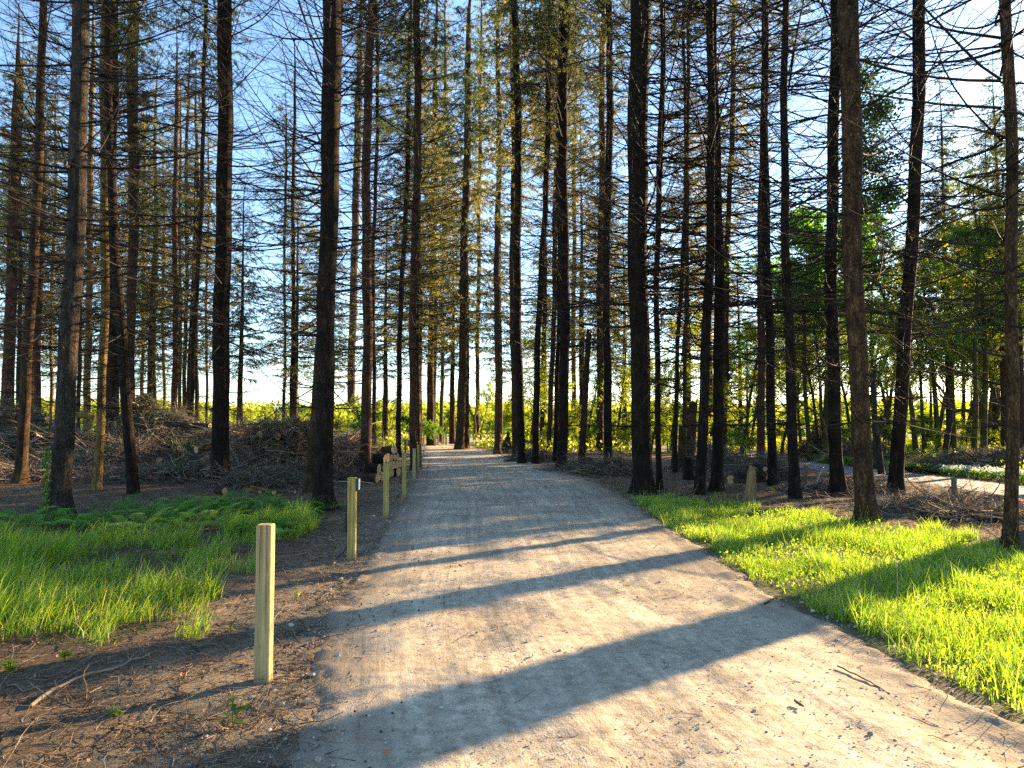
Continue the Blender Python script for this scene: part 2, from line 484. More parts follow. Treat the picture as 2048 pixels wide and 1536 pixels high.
edge = mathn(nt, 'ABSOLUTE', uvn.outputs['Fac'])
edge = mathn(nt, 'ADD', edge, mathn(nt, 'MULTIPLY', mathn(nt, 'SUBTRACT', a2.outputs[0], 0.5), 0.5))
ef = ramp(nt, [(0.72, (0, 0, 0)), (1.05, (1, 1, 1))], edge).outputs[0]
base = mixc(nt, mathn(nt, 'MULTIPLY', ef, 0.7), base, ramp(nt, [(0.35, (0.055, 0.04, 0.028)), (0.7, (0.22, 0.17, 0.12))], a3.outputs[0]).outputs[0])
h = mathn(nt, 'ADD', mathn(nt, 'MULTIPLY', a2.outputs[0], 1.0), mathn(nt, 'MULTIPLY', a3.outputs[0], 0.16))
h = mathn(nt, 'ADD', h, mathn(nt, 'MULTIPLY', st2.outputs[0], 0.25))
h = mathn(nt, 'ADD', h, mathn(nt, 'MULTIPLY', mathn(nt, 'MINIMUM', vo.outputs['Distance'], 0.5), -0.3))
finish(nt, out, base, 0.95, bump(nt, h, 0.8, 0.013), 0.15)

mm, nt, out = new_mat('road_asphalt'); M['road'] = mm
v = coords(nt); a = noise_tex(nt, v, 3, 5); b = noise_tex(nt, v, 60, 3)
c = ramp(nt, [(0.3, (0.13, 0.135, 0.14)), (0.7, (0.24, 0.24, 0.24))], a.outputs[0]).outputs[0]
c = mixc(nt, 0.7, c, ramp(nt, [(0.3, (0.7, 0.7, 0.7)), (0.7, (1.3, 1.3, 1.3))], b.outputs[0]).outputs[0], 'MULTIPLY')
finish(nt, out, c, 0.8, bump(nt, b.outputs[0], 0.4, 0.01), 0.3)
mm, nt, out = new_mat('bare_earth'); M['earth'] = mm
v = coords(nt); a = noise_tex(nt, v, 8, 6, 0.7)
c = ramp(nt, [(0.3, (0.10, 0.07, 0.045)), (0.7, (0.30, 0.23, 0.16))], a.outputs[0]).outputs[0]
finish(nt, out, c, 0.95, bump(nt, a.outputs[0], 1.0, 0.05), 0.1)
mm, nt, out = new_mat('pile_core'); M['core'] = mm
v = coords(nt); a = noise_tex(nt, v, 16, 6, 0.75)
c = ramp(nt, [(0.3, (0.022, 0.016, 0.012)), (0.6, (0.09, 0.065, 0.046)), (0.8, (0.18, 0.135, 0.09))], a.outputs[0]).outputs[0]
finish(nt, out, c, 0.95, bump(nt, a.outputs[0], 1.0, 0.08), 0.05)

# ------------------------------------------------------------------ ground, path, road
def poly_world(pts):
    return np.array([g(*p)[:2] for p in pts])
GR = poly_world([(1265, 997), (1400, 1003), (1560, 1022), (1750, 1042), (1850, 1062), (1960, 1092), (2060, 1120)]).tolist() + [[9.0, 8.2], [8.5, 5.5], [5.2, 3.6], [3.6, 2.6]] + \
     poly_world([(2048, 1452), (1863, 1358), (1676, 1252), (1556, 1198), (1407, 1104), (1330, 1057)]).tolist()
GL = [[-9.5, 10.8]] + poly_world([(0, 1092), (200, 1088), (400, 1092), (440, 1140), (415, 1205), (300, 1265), (210, 1292), (60, 1288), (0, 1275)]).tolist() + [[-6.5, 5.0], [-9.5, 6.0]]
GL2 = poly_world([(395, 1080), (520, 1048), (610, 1040), (640, 1052), (600, 1075), (500, 1090)]).tolist()
FE = poly_world([(0, 1085), (-60, 1030), (60, 1040), (230, 1035), (330, 1022), (440, 1008), (560, 1012), (650, 1025), (640, 1055), (520, 1075), (400, 1082), (250, 1075)]).tolist()

def in_poly(P, poly):
    poly = np.asarray(poly); x, y = P[:, 0], P[:, 1]; ins = np.zeros(len(P), bool); j = len(poly) - 1
    for i in range(len(poly)):
        xi, yi = poly[i]; xj, yj = poly[j]
        c = ((yi > y) != (yj > y)) & (x < (xj - xi) * (y - yi) / (yj - yi + 1e-12) + xi)
        ins ^= c; j = i
    return ins

uu = np.linspace(-1, 1, 440); xs = 700 * np.sinh(7 * uu) / np.sinh(7)
vv = np.linspace(-0.42, 1, 480); ys = 5 + 1000 * np.sinh(7 * vv) / np.sinh(7)
X, Y = np.meshgrid(xs, ys)
Z = hb(X, Y)
U = path_u(X, Y)
near = (Y > -6) & (Y < 95)
micro = 0.025 * fbm(X / 0.35, Y / 0.35, 21, 3) * np.exp(-np.hypot(X, Y) / 25)
Z = Z + micro * (1 - (1 - sstep(1.0, 1.2, np.abs(U))) * near)
Z = Z - 0.05 * (1 - sstep(0.86, 1.0, np.abs(U))) * near
rd = np.abs(X - road_c(Y))
Z = Z - 0.05 * (1 - sstep(1.35, 1.6, rd)) * (Y < 108) * (Y > -15)
mb = MB()
idx = np.arange(X.size).reshape(X.shape)
mb.add(np.stack([X, Y, Z], -1).reshape(-1, 3), np.stack([idx[:-1, :-1], idx[:-1, 1:], idx[1:, 1:], idx[1:, :-1]], -1).reshape(-1, 4))
L_, R_ = path_lr(Y)
dl = L_ - X; dr = X - R_
grav = np.where(dl > 0, np.exp(-np.maximum(dl - np.where(Y < 9, 0.5, 0.1), 0) / np.where(Y < 9, 1.6, 0.9)), np.where(dr > 0, np.exp(-np.maximum(dr, 0) / 0.35), 1.0)) * near
grav = np.clip(grav * (1 + 0.5 * fbm(X / 0.8, Y / 0.8, 5, 3)), 0, 1)
P2 = np.stack([X.ravel(), Y.ravel()], -1)
green = (in_poly(P2, GR) | in_poly(P2, GL)).astype(float).reshape(X.shape) * 0.55
green = np.maximum(green, sstep(44, 60, Y + 3 * fbm(X / 4, Y / 4, 8, 2)) * 0.9)
green = np.maximum(green, sstep(2.6, 3.4, X - road_c(Y)) * 0.35)
floor = mb.build('ground', M['floor'], attrs={'gravel': grav, 'green': green})
tag(floor, kind='structure')

# path sheet: rows in y, columns across
ry = [-4.0]
while ry[-1] < 92: ry.append(ry[-1] + max(0.03, (abs(ry[-1]) - 1.0) * 0.011))
ry = np.array(ry); cu = np.linspace(-1.14, 1.14, 190)
CU, RYY = np.meshgrid(cu, ry)
l, r = path_lr(RYY)
wob = np.sign(CU) * 0.0 + (0.05 * fbm(RYY / 0.9, CU * 0 + np.sign(CU), 31, 3) + 0.06 * fbm(((l + r) / 2 + CU * (r - l) / 2) / 0.16, RYY / 0.16, 33, 3)) / np.maximum((r - l) / 4, 0.5)
PX = (l + r) / 2 + CU * (r - l) / 2
PZ = hb(PX, RYY) + 0.012
fade = np.exp(-np.maximum(RYY, 0) / 18)
PZ = PZ + 0.034 * fbm(PX / 0.40, RYY / 0.5, 41, 4) * fade + 0.010 * fbm(PX / 0.07, RYY / 0.09, 47, 3) * np.exp(-np.maximum(RYY, 0) / 7)
PZ = PZ - 0.018 * (np.exp(-((CU - 0.42) / 0.09) ** 2) + np.exp(-((CU + 0.38) / 0.09) ** 2)) * (0.6 + fbm(CU * 0, RYY / 1.2, 51, 2))
PZ = PZ + 0.02 * np.exp(-((CU + 0.97 + wob) / 0.05) ** 2) * (0.7 + 1.2 * fbm(PX / 0.12, RYY / 0.12, 55, 2)) + 0.02 * np.exp(-((CU - 0.93 + wob) / 0.06) ** 2) * (0.6 + 1.5 * fbm(PX / 0.2, RYY / 0.2, 56, 3))
PZ = PZ - 0.10 * sstep(0.90, 1.14, np.abs(CU) + wob)
mb = MB(); idx = np.arange(PX.size).reshape(PX.shape)
mb.add(np.stack([PX, RYY, PZ], -1).reshape(-1, 3), np.stack([idx[:-1, :-1], idx[:-1, 1:], idx[1:, 1:], idx[1:, :-1]], -1).reshape(-1, 4))
tag(mb.build('path', M['path'], attrs={'across': CU, 'along': RYY}), kind='structure')

def path_z(x, y):
    return hb(x, y) + 0.012

# road
ry2 = np.concatenate([np.arange(-15, 60, 0.6), np.arange(60, 105, 2.0)]); cu2 = np.linspace(-1.55, 1.55, 12)
CU2, RY2 = np.meshgrid(cu2, ry2); RX2 = road_c(RY2) + CU2
RZ2 = hb(RX2, RY2) + 0.004 - 0.06 * sstep(1.3, 1.55, np.abs(CU2))
mb = MB(); idx = np.arange(RX2.size).reshape(RX2.shape)
mb.add(np.stack([RX2, RY2, RZ2], -1).reshape(-1, 3), np.stack([idx[:-1, :-1], idx[:-1, 1:], idx[1:, 1:], idx[1:, :-1]], -1).reshape(-1, 4))
tag(mb.build('road', M['road']), kind='structure')

# ------------------------------------------------------------------ conifers
def trunk_mesh(H, r0, r_at, z_at, seed, mat, flare=0.35, bendamp=0.03, top=None):
    rs = np.random.default_rng(seed)
    S = 22; K = 70
    z = np.concatenate([[-0.25], np.linspace(0, 1, K - 1) ** 1.35 * H]); zz = np.maximum(z, 0)
    slope = (r_at - r0) / z_at
    rad = np.maximum(r0 + slope * zz, 0.035 * np.clip((H - zz) / 3, 0.25, 1) + 0.01)
    rad = rad * (1 - 0.9 * sstep(H * 0.75, H, zz)) + 0.006
    if top is not None: rad = np.maximum(r0 + slope * zz, 0.03)
    rad = rad * (1 + flare * np.exp(-zz / 0.28))
    ang = np.linspace(0, 2 * np.pi, S, endpoint=False)
    A, ZZ = np.meshgrid(ang, z)
    nz = 0.09 * fbm(A * 2.2 + seed, ZZ * 2.5, seed, 3) + 0.10 * vnoise(A * 5 / np.pi + seed * 3, ZZ * 7, seed + 5)
    rootl = (np.cos(A * 4 + seed) + 0.6 * np.cos(A * 7 + seed * 2)) * 0.17 * (flare / 0.4) * np.exp(-np.maximum(ZZ, 0) / 0.22)
    ring = 0.03 * np.maximum(0, np.sin(ZZ * 2 * np.pi / 0.52 + seed)) ** 8
    RR = rad[:, None] * (1 + nz + rootl + ring)
    bx = bendamp * (np.sin(z * 0.45 + seed) - math.sin(seed) + 0.3 * np.sin(z * 1.7 + seed)); by = bendamp * (np.sin(z * 0.37 + 2 * seed) - math.sin(2 * seed))
    V = np.stack([bx[:, None] + RR * np.cos(A), by[:, None] + RR * np.sin(A), ZZ], -1)
    if top is not None and flare < 0.4:   # broken, splintered end
        w_ = np.cos(ang - 1.2) * 0.35 + 0.12 * np.cos(3 * ang) + rs.uniform(-0.1, 0.1, S); V[-1, :, 2] += w_ * top; V[-2, :, 2] += w_ * top * 0.5
    mb = MB(); idx = np.arange(K * S).reshape(K, S); a = idx[:-1]; b = idx[1:]
    mb.add(V.reshape(-1, 3), np.stack([a, np.roll(a, -1, 1), np.roll(b, -1, 1), b], -1).reshape(-1, 4))
    if top is not None: V[-1, :, :2] *= 0.82
    c = V[-1].mean(0) - (0 if top is None else 0.12 * top) * np.array([0, 0, 1]); mb.add(np.vstack([V[-1], c[None]]), None, [[i, (i + 1) % S, S] for i in range(S)])
    return mb.mesh('trunk', mat)

def branch_mesh(seed, z0, z1, Lmax, dens, lod=1.0):
    """dead lower branches with fine twigs"""
    rs = np.random.default_rng(seed)
    zs = []; z = z0
    while z < z1:
        n = rs.integers(3, 6) if z < 3 else rs.integers(4, 8)
        zs += list(z + rs.normal(0, 0.06, n)); z += rs.uniform(0.30, 0.52) / dens
    zs = np.array(zs); n = len(zs)
    az = rs.uniform(0, 2 * np.pi, n)
    hrel = np.clip((zs - z0) / (z1 - z0), 0, 1)
    L = Lmax * rs.uniform(0.35, 1.0, n) ** 0.8 * (0.55 + 0.45 * sstep(0, 0.35, hrel)) * (1 - 0.25 * hrel)
    L = np.where(rs.uniform(0, 1, n) < 0.25, L * 0.25, L)
    el = np.radians(rs.normal(-8, 11, n) + 30 * hrel)
    cv = np.radians(rs.normal(25, 16, n))
    mb = MB()
    K = 9
    P, D = grow(np.stack([0 * zs, 0 * zs, zs], -1), az, el, L, K, cv, 0.06, None, rs=rs)
    r0 = 0.0045 + 0.0056 * L
    R = r0[:, None] * (1 - 0.8 * np.linspace(0, 1, K)[None, :]) 
    tubes(mb, P, R, 4, rs.uniform(0.1, 0.7, n))
    # level 2: side twigs, roughly in the plane of the branch
    npar = int(9 * lod)
    par, s, o, d = children_of(P, D, L, npar, 0.12, 0.98, rs)
    keep = rs.uniform(0, 1, len(par)) < np.clip(L[par] / 1.5, 0.2, 1)
    par, s, o, d = par[keep], s[keep], o[keep], d[keep]
    side = np.where(rs.uniform(0, 1, len(par)) < 0.5, 1, -1)
    pa = np.arctan2(d[:, 0], d[:, 1]); pe = np.arcsin(np.clip(d[:, 2], -1, 1))
    l2 = L[par] * rs.uniform(0.12, 0.55, len(par)) * (1.1 - 0.7 * s)
    P2, D2 = grow(o, pa + side * np.radians(rs.normal(50, 14, len(par))), pe * 0.6 + rs.normal(0, 0.22, len(par)), l2, 5, np.radians(rs.normal(-5, 25, len(par))), 0.12, None, rs=rs)
    r2 = np.minimum(0.0024 + 0.0034 * l2, r0[par] * 0.6)
    tubes(mb, P2, r2[:, None] * (1 - 0.6 * np.linspace(0, 1, 5)[None, :]), 3, rs.uniform(0, 0.8, len(par)))
    # level 3: hair-fine twigs
    par3, s3, o3, d3 = children_of(P2, D2, l2, int(4 * lod), 0.15, 1.0, rs)
    keep = rs.uniform(0, 1, len(par3)) < np.clip(l2[par3] / 0.4, 0.15, 1)
    par3, o3, d3 = par3[keep], o3[keep], d3[keep]
    pa = np.arctan2(d3[:, 0], d3[:, 1])
    l3 = rs.uniform(0.08, 0.34, len(par3))
    P3, _ = grow(o3, pa + rs.normal(0, 0.9, len(par3)), rs.normal(-0.35, 0.5, len(par3)), l3, 3, np.radians(rs.normal(-10, 30, len(par3))), 0.15, None, rs=rs)
    tubes(mb, P3, np.full((len(par3), 3), 0.0016) * np.array([1.1, 1, 0.6]), 3, rs.uniform(0, 0.8, len(par3)))
    # small bare shoots and snapped stubs hugging the trunk
    ns = int(90 * dens); zz = rs.uniform(0.5, z1, ns)
    P4, _ = grow(np.stack([0 * zz, 0 * zz, zz], -1), rs.uniform(0, 6.28, ns), rs.normal(0.1, 0.5, ns), rs.uniform(0.25, 0.65, ns), 5, rs.normal(0, 0.9, ns), 0.3, None, rs=rs)
    tubes(mb, P4, np.full((ns, 5), 0.003) * np.linspace(1.2, 0.5, 5), 3, rs.uniform(0.3, 1, ns))
    return mb

def crown_mb(seed, z0, z1, Rm, step, leafn, ll, lw, shape=0.8, hang=0.8, low=0.5):
    rs = np.random.default_rng(seed)
    zs = []; z = z0
    while z < z1:
        n = rs.integers(4, 7) if z < z0 + 0.8 * (z1 - z0) else rs.integers(2, 4); zs += list(z + rs.normal(0, 0.08, n)); z += step * rs.uniform(0.7, 1.3)
    zs = np.array(zs); n = len(zs); hr = (zs - z0) / (z1 - z0)
    L = Rm * ((1 - np.clip(hr, 0, 1)) ** shape) * rs.uniform(0.55, 1.1, n) * (low + (1 - low) * sstep(0, 0.25, hr)) + 0.15
    az = rs.uniform(0, 6.283, n)
    P, D = grow(np.stack([0 * zs, 0 * zs, zs], -1), az, np.radians(-8 + 38 * hr), L, 7, np.radians(rs.normal(8, 12, n)), 0.06, None, rs=rs)
    wood = MB()
    tubes(wood, P, (0.005 + 0.007 * L)[:, None] * np.linspace(1, 0.3, 7)[None], 3, rs.uniform(0, 0.5, n))
    par, s, o, d = children_w(P, D, np.clip(7.5 * L / 1.6, 2, 26), 0.12, 1.0, rs)
    pa = np.arctan2(d[:, 0], d[:, 1]); side = np.where(rs.uniform(0, 1, len(par)) < 0.5, 1, -1)
    l2 = 0.10 + np.minimum(L[par], 2.2) * rs.uniform(0.12, 0.36, len(par)) * (1.1 - 0.6 * s)
    P2, D2 = grow(o, pa + side * np.radians(rs.normal(48, 12, len(par))), rs.normal(-0.15, 0.2, len(par)), l2, 4, np.radians(rs.normal(-35, 15, len(par))), 0.1, None, rs=rs)
    tubes(wood, P2, np.full((len(par), 4), 0.004) * np.linspace(1, 0.5, 4), 3, rs.uniform(0, 0.5, len(par)))
    lf = MB()
    p3, s3, o3, d3 = children_w(P2, D2, leafn * l2 / 0.42, 0.0, 1.0, rs)
    tw = rs.uniform(0, 1, len(par))
    leaves(lf, o3, ll, lw, rs, hang, np.clip(tw[p3] * 0.6 + rs.uniform(0, 0.4, len(p3)), 0, 1), d3 * 0.5)
    return wood, lf

BR = [branch_mesh(100 + i, 1.6 + 0.4 * (i % 3), 17.0, 4.2 + 0.35 * (i % 4), 0.98).mesh('branches', M['twig']) for i in range(7)]
BR_LO = [branch_mesh(130 + i, 2.8, 16.0, 3.3, 0.7, 0.6).mesh('branches', M['twig']) for i in range(4)]
CR = []
for i in range(4):
    w_, l_ = crown_mb(200 + i, 15.0, 27.0, 2.7, 0.42, 30, 0.13, 0.025)
    CR.append((l_.mesh('crown', M['needles']), w_.mesh('crown_wood', M['twig'])))
CRG = []
for i in range(2):
    w_, l_ = crown_mb(220 + i, 11.5, 27.0, 2.7, 0.42, 34, 0.13, 0.025)
    CRG.append((l_.mesh('crown', M['needles_sunlit']), w_.mesh('crown_wood', M['twig'])))

def place_tree(base, top_pt, r0, r_top, seed, bark='bark_dark', H=22.0, label='', group=None, cat='tree', br=None, crown='n', name='conifer_tree', flare=0.35, brscale=1.0, bend=0.055, brz=1.0):
    b = Vector(base); t = Vector(top_pt); d = (t - b)
    zt = d.length; d.normalize()
    root = empty(name, b, label, cat, group)
    root.rotation_mode = 'QUATERNION'
    root.rotation_quaternion = Vector((0, 0, 1)).rotation_difference(d)
    # keep the local frame from spinning round the trunk
    link('trunk', trunk_mesh(H, r0, r_top, zt, seed, M[bark], flare, bend), root)
    k = seed % 97
    if br == 'hi' or br == 'lo':
        src = BR if br == 'hi' else BR_LO
        o = link('branches', src[k % len(src)], root); o.rotation_euler = (0, 0, (k * 2.39996) % 6.283)
        o.scale = (brscale, brscale, brz)
    if crown == 'n' or crown == 'g':
        src = CR if crown == 'n' else CRG
        l_, w_ = src[k % len(src)]
        o = link('crown', l_, root); o.rotation_euler = (0, 0, (k * 1.7) % 6.283)
        o.scale = (1, 1, H / 27.0)
        link('crown_branches', w_, o)
    return root

# (base px, base py, base width px, px at top of frame, width px there, bark, branches, label)
TREES = [
 (42, 966, 32, 84, 16, 'bark_brown', 'hi', 'brown conifer leaning right at the left edge, beside the thick ringed grey trunk'),
 (118, 1031, 54, 150, 37, 'bark_grey', 'hi', 'thick grey ringed conifer trunk with green ivy at its foot, by the ferns'),
 (193, 979, 21, 215, 16, 'bark_gold', 'hi', 'slender conifer with golden sunlight painted into its bark, right of the thick ringed grey trunk'),
 (224, 932, 36, 226, 20, 'bark_dark', 'hi', 'black-based conifer standing between the golden-lit trunk and the leaning dark one'),
 (265, 988, 27, 218, 15, 'bark_dark', 'hi', 'dark conifer leaning left with its foot among needles, front of the left cluster'),
 (262, 915, 20, 270, 26, 'bark_brown', 'hi', 'brown sunlit conifer rising just behind the dark trunk that leans left'),
 (380, 931, 11, 416, 8, 'bark_dark', 'lo', 'very thin dark conifer pole in front of brush, left of a thick flared trunk'),
 (442, 970, 46, 449, 30, 'bark_dark', 'hi', 'thick black conifer with flared foot beside the short cut log'),
 (649, 1019, 44, 656, 38, 'bark_dark', 'hi', 'massive black conifer with rough bark, nearest one left of the path'),
 (620, 985, 25, 678, 14, 'bark_brown', 'hi', 'conifer half hidden behind the massive black trunk left of the path, leaning right'),
 (699, 868, 19, 722, 14, 'bark_red', 'lo', 'reddish conifer standing in bright greenery beyond the brush, left of the log stack'),
 (728, 944, 25, 741, 16, 'bark_red', 'hi', 'tall reddish-topped conifer with black foot beside the stacked logs'),
 (747, 920, 9, 757, 7, 'bark_dark', 'lo', 'very thin conifer just behind the stacked logs'),
 (796, 913, 12, 826, 9, 'bark_dark', 'hi', 'slim dark conifer leaning right behind the top of the log stack'),
 (828, 940, 18, 837, 14, 'bark_red', 'hi', 'conifer touching the left path edge among the row of wooden posts'),
 (842, 893, 9, 838, 8, 'bark_red', 'lo', 'thin reddish conifer behind the far wooden posts at the path bend'),
 (866, 890, 14, 872, 9, 'bark_brown', 'hi', 'brown conifer behind the short far posts, where the path bends'),
 (882, 884, 9, 890, 6, 'bark_green', 'lo', 'thin ivy-green trunk just right of the far short posts'),
 (919, 899, 21, 938, 12, 'bark_brown', 'hi', 'lone straight conifer rooted in the middle of the path bend'),
 (953, 879, 10, 962, 7, 'bark_brown', 'lo', 'slanting brown trunk beyond the path bend with a crooked shrub at its side'),
 (994, 908, 15, 998, 9, 'bark_red', 'hi', 'straight reddish conifer on the right path edge near the bend'),
 (1029, 916, 13, 1026, 9, 'bark_brown', 'hi', 'conifer directly behind the peeling dark one, right of the path bend'),
 (1043, 927, 18, 1034, 14, 'bark_dark', 'hi', 'dark conifer with a loose bark strip, right path edge, in front of its twin'),
 (1071, 928, 15, 1106, 9, 'bark_dark', 'hi', 'dark conifer leaning right, next past the trunk with the loose bark strip'),
 (1085, 893, 11, 1096, 8, 'bark_brown', 'lo', 'further brown conifer seen between two darker leaning trunks right of the path'),
 (1099, 902, 12, 1120, 9, 'bark_brown', 'lo', 'slim brown conifer just left of the stout double-looking dark trunk'),
 (1111, 926, 11, 1118, 8, 'bark_dark', 'lo', 'thin conifer pressed against the left side of the stout dark trunk'),
 (1124, 937, 23, 1127, 19, 'bark_dark', 'hi', 'stout dark conifer right of the path, left of the snapped snag'),
 (1146, 884, 11, 1150, 8, 'bark_gold', 'lo', 'golden-brown trunk far back between the stout dark conifer and the snapped snag'),
 (1199, 903, 17, 1207, 12, 'bark_brown', 'hi', 'pale brown conifer partly hidden behind a dark one, right of the snapped snag'),
 (1215, 928, 19, 1221, 13, 'bark_dark', 'hi', 'dark conifer standing in front of the pale brown trunk, on a low heap'),
 (1285, 987, 47, 1283, 43, 'bark_dark', 'hi', 'massive black conifer with deep bark, biggest right of the path'),
 (1319, 978, 13, 1326, 11, 'bark_dark', 'hi', 'thin dark conifer tight behind the biggest trunk right of the path'),
 (1351, 945, 10, 1380, 6, 'bark_dark', 'lo', 'thin conifer leaning right, one of a crossed pair beside the rusty stumps'),
 (1369, 945, 9, 1368, 6, 'bark_brown', 'lo', 'thin upright conifer crossing the leaning one beside the rusty stumps'),
 (1401, 989, 24, 1419, 14, 'bark_dark', 'hi', 'black conifer with reddish side, front left of a close dark pair'),
 (1434, 982, 29, 1428, 16, 'bark_dark', 'hi', 'black conifer with wide root flare, right one of a close dark pair'),
 (1445, 916, 15, 1469, 9, 'bark_brown', 'hi', 'brown conifer leaning right behind the pair of close black trunks'),
 (1520, 930, 19, 1529, 12, 'bark_red', 'hi', 'reddish conifer standing close left of a black one by the small log heap'),
 (1544, 972, 21, 1532, 14, 'bark_dark', 'hi', 'black conifer beside the small log heap, leaning slightly left'),
 (1589, 997, 25, 1575, 13, 'bark_dark', 'hi', 'black conifer leaning left between the log heap and a thin fence stake'),
 (1676, 989, 34, 1670, 22, 'bark_dark', 'hi', 'black conifer with broad roots and dark ivy high up, behind the brown flaky trunk'),
 (1736, 1041, 48, 1687, 44, 'bark_flaky', 'hi', 'thick brown flaky conifer leaning left at the back edge of the sunlit grass'),
 (1793, 987, 36, 1832, 26, 'bark_dark', 'hi', 'dark conifer leaning right, between the brown flaky trunk and the asphalt road'),
 (2024, 1096, 34, 1997, 24, 'bark_flaky', 'hi', 'nearest conifer at the right edge, rising from the corner of the grass'),
]
for i, (bx, by, bw, tx, tw, bark, br, lab) in enumerate(TREES):
    b = g(bx, by); t = at(tx, 0, b[1]); d = b[1]
    gold = 'g' if bark in ('bark_gold',) else 'n'
    H = 27.0 if d < 30 else max(26 + (i * 37 % 4), t[2] + 4)
    if d > 28: br = 'lo'
    if by < 932: gold = 'g' if i % 2 else 'n'
    dead_h = max(1.0, 1.0)
    fl = 0.5 if bw > 28 else 0.3
    ca = math.cos(math.atan(abs(bx - 1024) / F)) * 0.96
    root = place_tree(b, t, ca * bw / 2 * d / F / (1 + 0.5 * fl), max(ca * tw / 2 * d / F, 0.03), 11 + i * 7, bark, H, lab, None, 'tree', br, gold, flare=0.5 if bw > 28 else 0.3, brscale=1.0)
    if i == 1:
        rs = np.random.default_rng(5); n = 700
        a = rs.uniform(2.4, 4.6, n); z = rs.uniform(0, 1.15, n) ** 1.3; r = 0.215 + rs.uniform(0, 0.06, n)
        mb = MB(); leaves(mb, np.stack([np.cos(a) * r, np.sin(a) * r, z], -1), 0.05, 0.04, rs, 0.3)
        mb.build('ivy', M['mid'], root)
    if 'dark ivy high up' in lab:
        rs = np.random.default_rng(6); mb = MB()
        for (dx_, z_, s_) in [(0.5, 9.6, .5), (0.7, 8.6, .6), (0.9, 7.6, .6), (0.45, 7.9, .5), (0.55, 6.6, .5), (1.0, 8.9, .4), (0.4, 5.8, .35), (1.1, 6.9, .35)]:
            n = 900; c = rs.normal(0, 1, (n, 3)) * s_ * 0.42 + np.array([dx_, -0.1, z_])
            leaves(mb, c, 0.075, 0.06, rs, 0.3)
        mb.build('ivy', M['deep'], root)

# pale trunks standing beyond the brush on the left, bases hidden
LEFTBG = [(16, 38, 26, 40, 'bark_red'), (40, 44, 10, 44, 'bark_grey'), (79, 92, 15, 42, 'bark_red'), (157, 160, 9, 46, 'bark_grey'),
          (176, 186, 16, 38, 'bark_gold'), (312, 316, 10, 50, 'bark_green'), (348, 352, 14, 42, 'bark_red'), (362, 360, 8, 50, 'bark_gold'),
          (371, 378, 9, 46, 'bark_red'), (398, 396, 10, 44, 'bark_grey'), (413, 420, 6, 55, 'bark_grey'), (567, 572, 7, 52, 'bark_grey'), (585, 589, 10, 46, 'bark_dark'),
          (103, 118, 8, 52, 'bark_gold'), (286, 292, 8, 55, 'bark_grey'), (330, 326, 7, 60, 'bark_gold'), (642, 650, 9, 55, 'bark_red')]
words = ['first', 'second', 'third', 'fourth', 'fifth', 'sixth', 'seventh', 'eighth', 'ninth', 'tenth', 'eleventh', 'twelfth', 'thirteenth', 'fourteenth', 'fifteenth',
         'sixteenth', 'seventeenth', 'eighteenth', 'nineteenth', 'twentieth']
def ordinal(k):
    if k < 20: return words[k]
    tens = ['', '', 'twenty', 'thirty', 'forty', 'fifty'][(k + 1) // 10]
    if (k + 1) % 10 == 0: return {20: 'twentieth', 30: 'thirtieth', 40: 'fortieth', 50: 'fiftieth'}[k + 1]
    return tens + '-' + words[(k + 1) % 10 - 1]
colw = {'bark_red': 'reddish', 'bark_grey': 'grey', 'bark_gold': 'golden-lit', 'bark_green': 'mossy green', 'bark_dark': 'dark', 'bark_brown': 'brown'}
for k, (bx, tx, w, d, bark) in enumerate(sorted(LEFTBG)):
    b = on_ground(bx, d); t = at(tx, 0, d)
    place_tree(b, t, w / 2 * d / F * 0.85, w / 2 * d / F * 0.5, 400 + k * 5, bark, 25 + k % 4, f'{colw[bark]} conifer trunk beyond the left brush heaps, {ordinal(k)} from the left in that row',
               'conifer trunks beyond the brush heaps', 'tree', 'lo', ['g', 'none', 'n', 'none'][k % 4], flare=0.1)

# ------------------------------------------------------------------ full green spruces behind
SPR = []
for i in range(3):
    w_, l_ = crown_mb(300 + i, 4.6, 18.0, 3.6, 0.26, 24, 0.13, 0.024, 0.95, 1.3, 0.45)
    SPR.append((l_, w_.mesh('crown_wood', M['twig'])))
SPRM = [[l_.mesh('crown', M[m]) for l_, _ in SPR] for m in ('needles', 'needles_sunlit')]
SPRUCE = [(1900, 120, 34, 0), (2040, 60, 27, 0), (1990, 200, 40, 0), (1420, 300, 58, 1), (930, 10, 50, 1), (862, 90, 57, 1), (1210, 250, 47, 1), (20, 150, 50, 1), (260, 180, 52, 1), (60, 60, 46, 1), (200, 250, 50, 0), (380, 225, 44, 1), (300, 330, 42, 0), (480, 320, 50, 0), (590, 350, 46, 0), (660, 420, 52, 0), (835, 180, 50, 1), (905, 330, 62, 0), (770, 330, 60, 0),
          (1000, 390, 66, 0), (1165, 150, 55, 1), (1250, 380, 60, 1), (1375, 60, 52, 1), (1480, 480, 48, 0), (1900, 260, 34, 0), (2010, 90, 30, 0), (1960, 400, 46, 1), (120, 420, 60, 0), (1090, 420, 70, 0)]
for k, (px, py, d, gm) in enumerate(sorted(SPRUCE)):
    gm = 0 if k in (2, 7, 13) or px > 1850 else 1
    b = on_ground(px, d); tp = at(px, py, d); Hh = tp[2] - b[2]
    j = k % 3
    root = empty('spruce_tree', b, f'{"sunlit olive" if gm else "dark green"} full-needled spruce behind the bare trunks, {ordinal(k)} from left', 'spruce', 'needled spruces behind the bare trunks')
    s = Hh / 18.2
    link('trunk', trunk_mesh(Hh, 0.17 * s + 0.03, 0.05, Hh * 0.7, 700 + k, M['bark_brown'], 0.2), root)
    o = link('crown', SPRM[gm][j], root); o.scale = (s * 0.95, s * 0.95, s); o.rotation_euler = (0, 0, k * 1.3)
    link('crown_branches', SPR[j][1], o)

